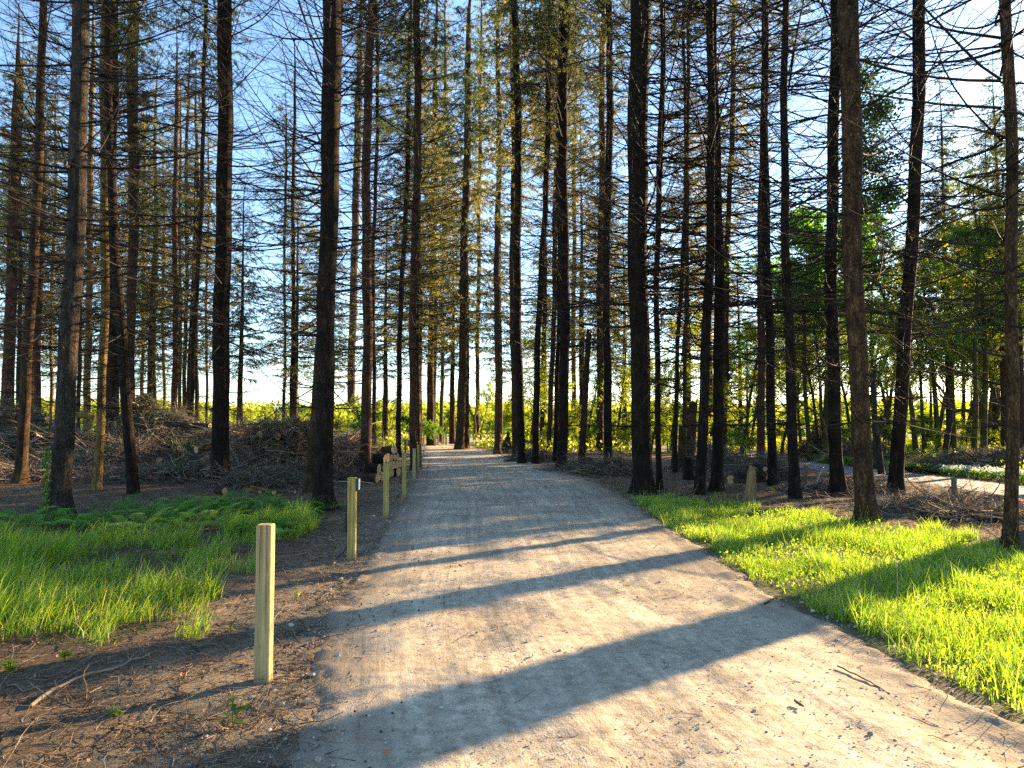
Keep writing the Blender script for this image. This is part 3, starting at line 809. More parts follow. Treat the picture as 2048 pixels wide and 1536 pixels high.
# unseen spruces added on the sunny side; their crowns shade the middle of the path
for k, (x, y, Hh) in enumerate([(24.5, 37.5, 13), (29, 41.5, 14), (35, 47.5, 16), (44, 60, 17)]):
    root = empty('spruce_tree', (x, y, float(hb(x, y))), f'unseen full-needled spruce added beyond the road to shade the path, {ordinal(k)} from the road', 'spruce', 'unseen spruces added to shade the path')
    s = Hh / 18.2; j = k % 3
    link('trunk', trunk_mesh(Hh, 0.2, 0.05, Hh * 0.7, 760 + k, M['bark_brown'], 0.2), root)
    o = link('crown', SPRM[0][j], root); o.scale = (s * 1.05, s * 1.05, s); o.rotation_euler = (0, 0, k * 1.3)
    link('crown_branches', SPR[j][1], o)

# ------------------------------------------------------------------ broadleaf trees and bushes
def broadleaf(seed, H, z_first, spread, nl, leafn, ll, trunk_r=0.12, lean=0.05, nsub=6, ntw=6, up=55, leafhang=0.2):
    rs = np.random.default_rng(seed)
    wood = MB(); lf = MB()
    K = 12
    a0 = rs.uniform(0, 6.28)
    P, D = grow(np.zeros((1, 3)), np.array([a0]), np.array([np.pi / 2 - lean]), np.array([H * 0.92]), K, np.array([0.0]), 0.07, None, rs=rs)
    P[0, 0, 2] = -0.2
    tubes(wood, P, trunk_r * np.linspace(1.15, 0.2, K)[None], 9, 0.4)
    par, s, o, d = children_of(P, D, None, nl, z_first / H, 0.97, rs)
    L = spread * rs.uniform(0.6, 1.1, nl) * (1.15 - 0.6 * s)
    P1, D1 = grow(o, rs.uniform(0, 6.28, nl), np.radians(rs.normal(up, 14, nl)), L, 8, np.radians(rs.normal(-15, 25, nl)), 0.16, None, rs=rs)
    tubes(wood, P1, (trunk_r * 0.42 * (1.1 - 0.6 * s))[:, None] * np.linspace(1, 0.25, 8)[None], 5, 0.4)
    p2, s2, o2, d2 = children_of(P1, D1, L, nsub, 0.25, 1.0, rs)
    L2 = L[p2] * rs.uniform(0.25, 0.55, len(p2))
    pa = np.arctan2(d2[:, 0], d2[:, 1]); pe = np.arcsin(np.clip(d2[:, 2], -1, 1))
    P2, D2 = grow(o2, pa + rs.normal(0, 0.8, len(p2)), pe + rs.normal(-0.1, 0.5, len(p2)), L2, 6, rs.normal(0, 0.4, len(p2)), 0.2, None, rs=rs)
    tubes(wood, P2, np.full((len(p2), 6), trunk_r * 0.11) * np.linspace(1, 0.4, 6), 3, 0.4)
    p3, s3, o3, d3 = children_of(P2, D2, L2, ntw, 0.2, 1.0, rs)
    L3 = L2[p3] * rs.uniform(0.3, 0.6, len(p3)) + 0.1
    pa = np.arctan2(d3[:, 0], d3[:, 1])
    P3, D3 = grow(o3, pa + rs.normal(0, 0.9, len(p3)), rs.normal(0.1, 0.6, len(p3)), L3, 4, rs.normal(0, 0.4, len(p3)), 0.2, None, rs=rs)
    tubes(wood, P3, np.full((len(p3), 4), max(0.003, trunk_r * 0.035)) * np.linspace(1, 0.5, 4), 3, 0.4)
    p4, s4, o4, d4 = children_of(P3, D3, L3, leafn, 0.1, 1.1, rs)
    tw = rs.uniform(0, 1, len(p3))
    C = o4 + rs.normal(0, ll * 0.6, (len(o4), 3))
    leaves(lf, C, ll, ll * 0.75, rs, leafhang, np.clip(tw[p4] * 0.5 + rs.uniform(0, 0.5, len(p4)), 0, 1))
    return wood, lf

def proto(args_list, woodmat):
    res = []
    for a in args_list:
        w_, l_ = broadleaf(**a)
        res.append((w_, l_))
    return res

WOODL = [broadleaf(seed=500 + i, H=13, z_first=4.5, spread=3.2, nl=14, leafn=20, ll=0.10, trunk_r=0.13) for i in range(3)]
YOUNG = [broadleaf(seed=520 + i, H=8, z_first=1.2, spread=2.6, nl=13, leafn=12, ll=0.10, trunk_r=0.09, lean=0.15) for i in range(3)]
BUSH = [broadleaf(seed=540 + i, H=3.2, z_first=0.15, spread=1.9, nl=14, leafn=36, ll=0.085, trunk_r=0.05, up=35) for i in range(3)]
BIG = broadleaf(seed=560, H=12.5, z_first=5.6, spread=4.0, nl=26, leafn=30, ll=0.14, trunk_r=0.2, nsub=7, ntw=7, up=35)
cache = {}
def pm(kind, lst, j, leafm, woodm):
    key = (kind, j, leafm, woodm)
    if key not in cache:
        w_, l_ = lst[j]
        cache[key] = (w_.mesh('trunk', M[woodm]), l_.mesh('crown', M[leafm]))
    return cache[key]
def put_leafy(name, lst, kind, j, base, s, rot, leafm, woodm, label, cat, group, woodname='trunk'):
    wme, lme = pm(kind, lst, j, leafm, woodm)
    root = empty(name, base, label, cat, group)
    root.rotation_euler = (0, 0, rot); root.scale = (s, s, s)
    link(woodname, wme, root); link('crown' if woodname == 'trunk' else 'foliage', lme, root)
    return root

rs = np.random.default_rng(77)
# hedgerow bushes, bright, beyond the trunks
bushes = []
for k in range(40):
    px = 60 + k * (1560 - 60) / 39 + rs.uniform(-14, 14); d = [58, 70, 84, 98][k % 4] + rs.uniform(-4, 4)
    topy = 806 + rs.uniform(-8, 14)
    if 840 < px < 1010 and d < 85: d = 92
    bushes.append((px, d, topy))
for px, d, ty in [(1110, 50, 830), (1180, 46, 842), (1240, 44, 836), (1335, 48, 828), (1390, 44, 842), (1465, 40, 850), (1080, 62, 815), (1300, 58, 812), (1490, 36, 868), (640, 50, 838), (760, 62, 840),
                  (1640, 42, 850), (1700, 36, 858), (1770, 40, 850), (1850, 34, 868), (1930, 38, 860), (2010, 33, 862), (1560, 46, 838), (2060, 36, 850)]:
    bushes.append((px, d, ty))
bushes.sort()
for k, (px, d, ty) in enumerate(bushes):
    b = on_ground(px, d); tp = at(px, ty, d); s = (tp[2] - b[2]) / 3.5
    lm = ['fresh', 'fresh', 'mid', 'fresh'][k % 4]
    put_leafy('leafy_bush', BUSH, 'bush', k % 3, b, max(s, 0.5), k * 1.1, lm, 'bark_green',
              f'{"yellow-green" if lm == "fresh" else "mid-green"} leafy bush in the far undergrowth, {ordinal(k)} from the left', 'bush', 'bushes in the undergrowth behind the trunks', 'stems')
young = [(1575, 42, 480), (1640, 46, 430), (1715, 40, 470), (1765, 44, 520), (1870, 38, 500), (1925, 42, 450), (2015, 36, 480), (1300, 40, 690), (1062, 52, 640), (1100, 60, 700), (1170, 46, 690), (1232, 50, 620), (1265, 56, 680), (1340, 44, 600), (1415, 48, 640), (1480, 36, 560), (1500, 46, 620), (960, 82, 740), (780, 78, 760), (700, 74, 770), (1560, 40, 600), (905, 90, 770), (1020, 80, 745), (130, 62, 770), (450, 90, 790)]
for k, (px, d, ty) in enumerate(sorted(young)):
    b = on_ground(px, d); tp = at(px, ty, d); s = (tp[2] - b[2]) / 8.8
    put_leafy('young_tree', YOUNG, 'young', k % 3, b, s, k * 2.1, 'fresh', 'bark_green',
              f'young broadleaf with sparse yellow-green leaves and slanting limbs beyond the conifers, {ordinal(k)} from the left', 'young tree', 'young broadleaf trees beyond the conifers')
# woodland across the road
wl = [(1618, 34, 13), (1634, 37, 8), (1650, 36, 11), (1750, 28, 14), (1778, 40, 9), (1829, 31, 8), (1846, 33, 10), (1874, 34, 9), (1904, 31, 12), (1923, 40, 8), (1943, 27, 17), (1963, 28, 10), (1975, 36, 8), (2046, 33, 9),
      (1600, 44, 8), (1700, 42, 9), (1725, 48, 8), (1800, 46, 8), (1860, 48, 7), (1990, 46, 8), (2020, 40, 9), (1550, 50, 8), (1575, 56, 8), (1495, 44, 7), (1940, 56, 9), (1670, 58, 9), (1780, 62, 9)]
for k, (px, d, w) in enumerate(sorted(wl)):
    b = on_ground(px, d)
    lm = 'fresh' if k % 3 else 'mid'
    s = 0.62 + 0.25 * ((k * 7) % 5) / 4
    root = put_leafy('woodland_tree', WOODL, 'wl', k % 3, b, s, k * 1.9, lm, 'bark_green',
              f'slim woodland broadleaf across the asphalt road, {ordinal(k)} from the left of that wood', 'tree', 'woodland trees across the road')
    ws = (w / 2 * d / F) / (0.13 * s)
b = on_ground(1650, 34)
put_leafy('broadleaf_tree', [BIG], 'big', 0, b, 1.0, 1.0, 'crown', 'bark_green', 'large broadleaf with dense bright green rounded crown across the road behind the black trunks', 'tree', None)

# distant wood on the rise
rs = np.random.default_rng(91); mb = MB(); C = []; T_ = []
for k in range(420):
    y = rs.uniform(115, 260); x = rs.uniform(-1, 1) * y * 0.95
    z = float(hb(x, y)); r = rs.uniform(2.0, 4.2)
    n = 170
    v = rs.normal(0, 1, (n, 3)); v /= np.linalg.norm(v, axis=1, keepdims=True); v *= rs.uniform(0.6, 1.0, (n, 1)) ** 0.5
    v[:, 2] *= 0.75
    C.append(v * r + np.array([x, y, z + r * 0.6])); T_.append(np.clip(rs.uniform(0, 1) * 0.6 + rs.uniform(0, 0.4, n), 0, 1))
leaves(mb, np.concatenate(C), 1.0, 0.8, rs, 0.0, np.concatenate(T_))
tag(mb.build('distant_wood', M['fresh'], smooth=False), 'far yellow-green wood covering the low rise on the horizon', 'wood', None, 'stuff')

# trees to the right of the view that shade the path
SHADE = [(9.6, 12.2, .26), (12.6, 14.9, .3),   (19, 23, .22), (9.0, 5.2, .2), (15.5, 6.0, .22), (26, 29, .2), (31, 24, .25)]
for k, (x, y, r) in enumerate(SHADE):
    z = float(hb(x, y))
    place_tree((x, y, z), (x + 0.2, y, z + 12), r, r * 0.6, 900 + k, 'bark_dark', 27, f'conifer outside the picture on the sunny side of the path, {ordinal(k)} from the camera', 'conifers on the sunny side of the path', 'tree', 'lo', 'n')

# ------------------------------------------------------------------ grass, ferns, litter
def rand_in(poly, n, rs, edge=0.25):
    poly = np.asarray(poly); lo = poly.min(0) - edge; hi = poly.max(0) + edge
    P = rs.uniform(lo, hi, (n, 2))
    Q = P + np.stack([fbm(P[:, 0] / 0.5, P[:, 1] / 0.5, 61, 3), fbm(P[:, 0] / 0.5, P[:, 1] / 0.5, 62, 3)], -1) * edge * 1.6
    return P[in_poly(Q, poly)]

def grass_blades(poly, n, rs, hmean, lean_az, lean, w=0.007, seed=1, thin=0.35, edge=0.25):
    P = rand_in(poly, n, rs, edge)
    dens = fbm(P[:, 0] / 0.7, P[:, 1] / 0.7, seed, 3)
    P = P[rs.uniform(-0.8, 1, len(P)) < dens * 2.2 + thin]
    dens = fbm(P[:, 0] / 0.7, P[:, 1] / 0.7, seed, 3)
    n = len(P); z = hb(P[:, 0], P[:, 1]) - 0.01
    keep = np.abs(path_u(P[:, 0], P[:, 1])) > 1.0 + 0.07 * fbm(P[:, 0] / 0.35, P[:, 1] / 0.35, 88, 3)
    P = P[keep]; z = z[keep]; dens = dens[keep]; n = len(P)
    h = hmean * rs.uniform(0.35, 1.5, n) * (1 + 1.1 * dens) * (1 + 0.8 * fbm(P[:, 0] / 0.16, P[:, 1] / 0.16, seed + 3, 2))
    az = lean_az + rs.normal(0, 1.2, n); e0 = np.radians(rs.uniform(60, 88, n)); cv = -np.radians(rs.uniform(5, lean, n))
    o = np.stack([P[:, 0], P[:, 1], z], -1)
    K = 4
    s = np.linspace(0, 1, K); e = e0[:, None] + cv[:, None] * s
    D = np.stack([np.cos(e) * np.sin(az)[:, None], np.cos(e) * np.cos(az)[:, None], np.sin(e)], -1)
    Pp = o[:, None] + np.concatenate([np.zeros((n, 1, 3)), np.cumsum(D[:, :-1] * (h / (K - 1))[:, None, None], 1)], 1)
    fa = rs.uniform(0, 6.28, n); side = np.stack([np.sin(fa), np.cos(fa), 0 * fa], -1)
    ww = (w * rs.uniform(0.6, 1.3, n))[:, None] * np.array([0.8, 1.0, 0.75, 0.1])[None]
    V = np.stack([Pp - side[:, None] * ww[:, :, None] / 2, Pp + side[:, None] * ww[:, :, None] / 2], 2)
    idx = np.arange(n * K * 2).reshape(n, K, 2)
    q = np.stack([idx[:, :-1, 0], idx[:, :-1, 1], idx[:, 1:, 1], idx[:, 1:, 0]], -1).reshape(-1, 4)
    mb = MB(); t = np.clip(rs.uniform(0, 0.93, n) + (rs.uniform(0, 1, n) < 0.13) * 0.6, 0, 1)
    mb.add(V.reshape(-1, 3), q, None, np.repeat(t, K * 2))
    return mb
rs = np.random.default_rng(31)
mb = grass_blades(GR, 420000, rs, 0.115, 0.5, 75, 0.0065, 71, 0.16, 0.6)
mb2 = grass_blades(GR, 9000, rs, 0.19, 0.5, 90, 0.006, 74, 0.3, 0.5); mb.add(np.concatenate(mb2.v), np.concatenate(mb2.q), None, np.concatenate(mb2.tint))
Pc = rand_in(GR, 42000, rs, 0.4); Pc = Pc[np.abs(path_u(Pc[:, 0], Pc[:, 1])) > 1.0]
leaves(mb, np.stack([Pc[:, 0], Pc[:, 1], hb(Pc[:, 0], Pc[:, 1]) + rs.uniform(0.01, 0.08, len(Pc))], -1), 0.03, 0.024, rs, -0.6)
tag(mb.build('grass', M['grass']), 'sunlit yellow-green grass verge along the right of the path', 'grass', None, 'stuff')
mb = grass_blades(GL, 190000, rs, 0.21, 1.2, 140, 0.0062, 72, -0.06, 1.0)
tag(mb.build('grass', M['grass']), 'long bent bright green grass left of the wooden posts', 'grass', None, 'stuff')
mb = grass_blades(GL2, 16000, rs, 0.2, 1.2, 80, 0.007, 73, 0.5)
tag(mb.build('grass', M['grass']), 'small patch of green grass among the ferns behind the first post', 'grass', None, 'stuff')

def fern_frond(L, n=13):
    mb_v = []; mb_q = []
    def diam(c, d, s, l, w):
        k = len(mb_v)
        mb_v.extend([c, c + d * l * 0.4 + s * w / 2, c + d * l, c + d * l * 0.4 - s * w / 2]); mb_q.append([k, k + 1, k + 2, k + 3])
    for i in range(n):
        s = 0.18 + 0.82 * i / n
        zc = math.sin(s * 1.9) * 0.55 * L * (1 if s < 1 else 1) * 0.9
        c = np.array([0, s * L, zc])
        pl = L * 0.42 * (1 - s) ** 0.7 + 0.02
        for sg in (-1, 1):
            d = np.array([sg * 0.93, 0.33, -0.12]); d /= np.linalg.norm(d); sd_ = np.array([-0.33 * sg, 0.93, 0])
            m = max(2, int(pl / 0.022))
            for j in range(m):
                t = (j + 0.5) / m
                for s2 in (-1, 1):
                    dd = d * 0.4 + sd_ * s2; dd /= np.linalg.norm(dd)
                    diam(c + d * pl * t, dd, d, 0.045 * (1 - t * 0.8) + 0.008, 0.017)
    return np.array(mb_v), np.array(mb_q)
fv, fq = fern_frond(0.42)
rs = np.random.default_rng(41)
P = rand_in(FE, 1700, rs, 0.3); P = P[fbm(P[:, 0] / 0.8, P[:, 1] / 0.8, 75, 2) > -0.12][:760]
mb = MB()
for (x, y) in P:
    a = rs.uniform(0, 6.28); s = rs.uniform(0.6, 1.25); tl = rs.uniform(-0.4, 0.2)
    v = fv * s; c, sn = math.cos(tl), math.sin(tl)
    v = np.stack([v[:, 0], v[:, 1] * c - v[:, 2] * sn, v[:, 1] * sn + v[:, 2] * c], -1)
    c, sn = math.cos(a), math.sin(a)
    v = np.stack([v[:, 0] * c - v[:, 1] * sn + x, v[:, 0] * sn + v[:, 1] * c + y, v[:, 2] + float(hb(x, y)) + 0.02], -1)
    mb.add(v, fq, None, np.full(len(v), rs.uniform(0, 1)))
tag(mb.build('ferns', M['fern'], smooth=False), 'low band of feathery green bracken in front of the left trunks', 'ferns', None, 'stuff')

# forest litter: needles, twigs
rs = np.random.default_rng(51)
def scatter_sticks(P, lmin, lmax, rmin, rmax, rs, lift=0.0, flat=0.12, curl=0.5, tint=None, K=4, zf=hb):
    n = len(P); z = zf(P[:, 0], P[:, 1]) + lift
    L = rs.uniform(lmin, lmax, n); el = np.abs(rs.normal(0, flat, n))
    Pl, _ = grow(np.stack([P[:, 0], P[:, 1], z], -1), rs.uniform(0, 6.28, n), el, L, K, -2 * el + rs.normal(0, 0.1, n), curl, None, rs=rs)
    gz = zf(Pl[:, :, 0], Pl[:, :, 1]); Pl[:, :, 2] = np.maximum(Pl[:, :, 2], gz + 0.002)
    r = rs.uniform(rmin, rmax, n)
    return Pl, r[:, None] * np.linspace(1, 0.5, K)[None]
n = 60000
d = 2.5 + 24 * rs.uniform(0, 1, n) ** 1.6
a = rs.uniform(-0.75, 0.75, n); P = np.stack([d * np.tan(a), d], -1)
U_ = path_u(P[:, 0], P[:, 1])
keep = (np.abs(U_) > 0.97) | (rs.uniform(0, 1, n) < 0.02 + 0.25 * sstep(0.65, 1.0, np.abs(U_)))
keep &= ~(in_poly(P, GR) & (rs.uniform(0, 1, n) < 0.9))
P = P[keep]
Pl, R = scatter_sticks(P, 0.04, 0.20, 0.0009, 0.0022, rs, 0.004, 0.15, 0.3)
mb = MB(); tubes(mb, Pl, R * (1 + P[:, 1:2] / 12), 3, np.clip(rs.beta(1.6, 1.4, len(P)), 0, 0.95))
P = P[rs.uniform(0, 1, len(P)) < 0.12]; P = P[np.abs(path_u(P[:, 0], P[:, 1])) > 1.02]
Pl, R = scatter_sticks(P, 0.10, 0.5, 0.0014, 0.0042, rs, 0.004, 0.10, 0.22, K=9)
tubes(mb, Pl, R, 4, rs.uniform(0, 0.95, len(P)))
# fallen leaf flakes and cone scales
P = np.stack([rs.uniform(-5, -0.5, 1500), rs.uniform(2.8, 11, 1500)], -1)
leaves(mb, np.stack([P[:, 0], P[:, 1], hb(P[:, 0], P[:, 1]) + 0.012], -1), 0.03, 0.02, rs, 0.0, rs.choice([0.1, 0.4, 0.7, 1.0], 1500, p=[.4, .3, .2, .1]))
tag(mb.build('forest_litter', M['litter']), 'brown needles and fine dead twigs strewn over the forest floor', 'litter', None, 'stuff')

# gravel stones
ico = []
ph = (1 + 5 ** 0.5) / 2
for s1 in (-1, 1):
    for s2 in (-1, 1):
        ico += [(0, s1, s2 * ph), (s1, s2 * ph, 0), (s1 * ph, 0, s2)]
ico = np.array(ico, float); ico /= np.linalg.norm(ico[0])
tri = []
for i in range(12):
    for j in range(i + 1, 12):
        for k in range(j + 1, 12):
            if max(np.linalg.norm(ico[i] - ico[j]), np.linalg.norm(ico[i] - ico[k]), np.linalg.norm(ico[j] - ico[k])) < 1.2:
                t = [i, j, k]
                if np.dot(np.cross(ico[j] - ico[i], ico[k] - ico[i]), ico[i]) < 0: t = [i, k, j]
                tri.append(t)
tri = np.array(tri)
def stones(mb, P, r, rs):
    n = len(P)
    S = rs.uniform(0.6, 1.25, (n, 3)) * r[:, None]; S[:, 2] *= 0.65
    jit = 1 + rs.uniform(-0.2, 0.2, (n, 12, 1))
    V = ico[None] * jit * S[:, None]
    a = rs.uniform(0, 6.28, n); c, s = np.cos(a)[:, None], np.sin(a)[:, None]
    V = np.stack([V[:, :, 0] * c - V[:, :, 1] * s, V[:, :, 0] * s + V[:, :, 1] * c, V[:, :, 2]], -1) + P[:, None]
    T = tri[None] + (np.arange(n) * 12)[:, None, None]
    mb.add(V.reshape(-1, 3), None, T.reshape(-1, 3), np.repeat(rs.uniform(0, 1, n), 12))
rs = np.random.default_rng(61); mb = MB()
n = 11000; y = 2.6 + 9 * rs.uniform(0, 1, n) ** 1.5; u = rs.uniform(-1.25, 1.05, n)
l, r = path_lr(y); x = (l + r) / 2 + u * (r - l) / 2
rad = 0.0025 + 0.006 * rs.uniform(0, 1, n) ** 3 + 0.012 * (rs.uniform(0, 1, n) < 0.03) * rs.uniform(0, 1, n)
stones(mb, np.stack([x, y, path_z(x, y) + 0.004], -1), rad, rs)
n = 500; y = 2.6 + 14 * rs.uniform(0, 1, n) ** 1.3; sd_ = rs.uniform(0, 1, n) < 0.6
u = np.where(sd_, rs.normal(-1.0, 0.07, n), rs.normal(0.98, 0.06, n)); l, r = path_lr(y); x = (l + r) / 2 + u * (r - l) / 2
stones(mb, np.stack([x, y, path_z(x, y) + 0.004], -1), 0.005 + 0.028 * rs.uniform(0, 1, n) ** 5, rs)
tag(mb.build('gravel', M['stone'], smooth=False), 'loose pale pebbles scattered on the path and along its edges', 'gravel', None, 'stuff')

# white flowers and greenery on the road verge
rs = np.random.default_rng(71)
n = 9000; y = rs.uniform(15, 34, n); x = road_c(y) + 1.65 + np.abs(rs.normal(0, 0.55, n))
mb = MB(); leaves(mb, np.stack([x, y, hb(x, y) + rs.uniform(0.0, 0.22, n)], -1), 0.11, 0.05, rs, -0.8)
tag(mb.build('verge_plants', M['mid']), 'low green leaves along the far side of the asphalt road', 'verge plants', None, 'stuff')
n = 1100; y = rs.uniform(16.5, 25, n); x = road_c(y) + 1.7 + np.abs(rs.normal(0, 0.5, n))
mb = MB(); C = np.stack([x, y, hb(x, y) + rs.uniform(0.18, 0.30, n)], -1)
leaves(mb, np.repeat(C, 3, 0), 0.05, 0.045, rs, -0.2)
tag(mb.build('white_flowers', M['petal']), 'drift of small white flowers on the verge of the asphalt road', 'flowers', None, 'stuff')
# undergrowth on the bank in the wood and beyond the trunks
n = 26000; y = rs.uniform(18, 60, n); x = road_c(y) + 3.3 + rs.uniform(0, 14, n)
mb = MB(); leaves(mb, np.stack([x, y, hb(x, y) + rs.uniform(0.0, 0.5, n) ** 1.5], -1), 0.13, 0.08, rs, -0.5)
n = 42000; y = rs.uniform(42, 92, n); x = rs.uniform(-0.75, 0.3, n) * y
keep = np.abs(path_u(x, y)) > 1.15; keep &= np.abs(x - road_c(y)) > 1.8; x, y = x[keep], y[keep]
leaves(mb, np.stack([x, y, hb(x, y) + rs.uniform(0.0, 0.9, len(x)) ** 2], -1), 0.2, 0.12, rs, -0.5)
tag(mb.build('undergrowth', M['fresh']), 'bright low undergrowth on the ground beyond the conifers and across the road', 'undergrowth', None, 'stuff')

# ------------------------------------------------------------------ brush heaps
def brush_pile(cx, cy, rx, ry_, h, seed, nst, nnd, label, green=0.3, lmax=1.8, rmax=0.016, pale=0.15, group='heaps of cut brush'):
    rs = np.random.default_rng(seed)
    z0 = float(hb(cx, cy)); root = empty('brush_pile', (cx, cy, z0), label, 'brush pile', group)
    m = 46
    gx = np.linspace(-1.15, 1.15, m); GX, GY = np.meshgrid(gx, gx); rr = np.hypot(GX, GY)
    def hz(X_, Y_):
        r_ = np.hypot(X_, Y_)
        return h * (np.clip(1 - r_ ** 2, -0.3, 1) * (0.75 + 0.7 * fbm(X_ * 2.2 + seed, Y_ * 2.2, seed, 4)))
    GZ = hz(GX, GY) * 0.85
    mb = MB(); idx = np.arange(m * m).reshape(m, m)
    mb.add(np.stack([GX * rx, GY * ry_, GZ - 0.05], -1).reshape(-1, 3), np.stack([idx[:-1, :-1], idx[:-1, 1:], idx[1:, 1:], idx[1:, :-1]], -1).reshape(-1, 4))
    mb.build('debris_core', M['core'], root)
    mb = MB()
    P = rs.normal(0, 0.48, (nst, 2)); P = P[np.hypot(P[:, 0], P[:, 1]) < 1.1]; n = len(P)
    L = rs.uniform(0.15, 1, n) ** 1.6 * lmax + 0.15
    st = np.stack([P[:, 0] * rx, P[:, 1] * ry_, np.maximum(hz(P[:, 0], P[:, 1]), 0) + rs.uniform(-0.12, 0.1, n) * min(1, h)], -1)
    Pl, D = grow(st, rs.uniform(0, 6.28, n), rs.normal(0.04, 0.3 if h > 0.5 else 0.1, n), L, 6, rs.normal(-0.15, 0.5, n), 0.13, None, rs=rs)
    Pl[:, :, 2] = np.maximum(Pl[:, :, 2], 0.01)
    r = (0.003 + rmax * rs.uniform(0, 1, n) ** 2.5)
    tubes(mb, Pl, r[:, None] * np.linspace(1, 0.5, 6)[None], 4, np.where(rs.uniform(0, 1, n) < pale, rs.uniform(0.75, 1, n), rs.uniform(0, 0.6, n)))
    p2, s2, o2, d2 = children_of(Pl, D, L, 5, 0.2, 1.0, rs)
    l2 = L[p2] * rs.uniform(0.1, 0.4, len(p2)); pa = np.arctan2(d2[:, 0], d2[:, 1])
    P2, _ = grow(o2, pa + rs.normal(0, 0.8, len(p2)), rs.normal(0, 0.5, len(p2)), l2, 4, rs.normal(0, 0.4, len(p2)), 0.2, None, rs=rs)
    P2[:, :, 2] = np.maximum(P2[:, :, 2], 0.005)
    tubes(mb, P2, np.full((len(p2), 4), 0.0035) * np.linspace(1, 0.5, 4), 3, rs.uniform(0, 0.8, len(p2)))
    mb.build('sticks', M['debris'], root)
    if nnd:
        for nm, mt, cnt in (('needle_sprays', 'bough', int(nnd * green)), ('brown_needles', 'deadneedle', int(nnd * (1 - green)))):
            if cnt < 10: continue
            ncl = max(4, cnt // 260)
            cc = rs.normal(0, 0.42, (ncl, 2)); mb = MB()
            k = rs.integers(0, ncl, cnt); q = cc[k] + rs.normal(0, 0.10, (cnt, 2)) / np.array([rx, ry_]) * 2.2
            zz = np.maximum(hz(q[:, 0], q[:, 1]), 0) + rs.uniform(-0.08, 0.22, cnt) * min(1, h)
            da = rs.uniform(0, 6.28, ncl)[k]
            up = np.stack([np.cos(da), np.sin(da), np.full(cnt, 0.1)], -1)
            leaves(mb, np.stack([q[:, 0] * rx, q[:, 1] * ry_, zz], -1), 0.16, 0.028, rs, 0.2, None, up)
            mb.build(nm, M[mt], root)
    return root
def pp(px, d): return (px - 1024) / F * d, d
HEAPS = [
 (-8, 27, 3.6, 3.0, 2.6, 1500, 9000, .6, 'tall brush heap with green sprays at the far left edge of the clearing'),
 (130, 26, 3.0, 2.6, 1.9, 1300, 9000, .5, 'brush heap of grey branches and logs between the two leftmost near trunks'),
 (330, 27, 3.0, 2.4, 2.4, 1300, 34000, .8, 'dark green heap of cut conifer boughs left of the thick flared trunk'),
 (235, 24, 2.2, 1.8, 1.1, 800, 5000, .3, 'lower brown brush heap behind the trunk that leans left'),
 (480, 25, 2.2, 2.0, 1.55, 1100, 7000, .15, 'brown brush heap just right of the thick flared trunk'),
 (568, 22.5, 2.0, 1.7, 1.75, 1400, 12000, .1, 'large tangled brown brush heap left of the massive black trunk'),
 (700, 27, 1.4, 1.6, 1.35, 800, 6000, .1, 'rusty brown brush heap behind the log stack'),
 (350, 20.8, 2.6, 1.4, .45, 800, 6000, .5, 'low strewn brushwood in front of the green bough heap'),
 (540, 19.4, 1.7, 1.2, .40, 700, 7000, .4, 'low tangle of twigs at the foot of the large brown heap'),
 (60, 22.0, 3.2, 1.6, .45, 900, 3000, .2, 'low spread of pale sticks on the ground by the leftmost trunk'),
 (1230, 24.5, 1.3, 1.3, .5, 500, 4000, .05, 'low reddish twig heap left of the biggest right-hand trunk'),
 (1168, 25.5, .9, .9, .45, 300, 1800, .05, 'small twig heap at the foot of the snapped snag'),
 (1060, 33, 1.2, 1.2, .5, 260, 1500, .1, 'small brush heap between the trunks right of the path bend'),
 (1440, 27, 1.6, 1.6, .75, 600, 3000, .1, 'grey brush heap behind the close pair of black trunks'),
 (1525, 22.0, 1.0, .9, .7, 420, 800, .1, 'heap of sticks under the small logs by the pale snag'),
 (1850, 13.9, 1.4, .8, .2, 900, 1800, .1, 'heap of curved dead branches right of the brown flaky trunk'),
 (1940, 12.6, 1.4, .7, .18, 500, 1200, .05, 'low strewn twigs beside the nearest right-hand conifer'),
 (1680, 17.5, 1.6, .9, .22, 420, 800, .1, 'low scattered sticks behind the brown flaky trunk'),
 (1975, 26.5, 2.6, 1.5, .5, 1800, 5000, .2, 'long bank of dead brushwood above the white flowers'),
 (1725, 33, 1.8, 1.4, .8, 500, 4000, .2, 'brown brush bank across the road below the broadleaf'),
 (1628, 38, 1.0, .9, 1.3, 300, 2500, .05, 'tawny mound of dead bracken across the road'),
]
for k, (px, d, rx, ry_, h, ns, nn, gr, lab) in enumerate(HEAPS):
    x, y = pp(px, d)
    brush_pile(x, y, rx, ry_, h, 1000 + k, ns, nn, lab, gr, lmax=1.7 if h > 1 else (1.0 if h < 0.3 else 1.3), rmax=0.02 if h > 1 or 1800 < px < 1900 else 0.012, pale=0.3 if k in (1, 9) else 0.16)

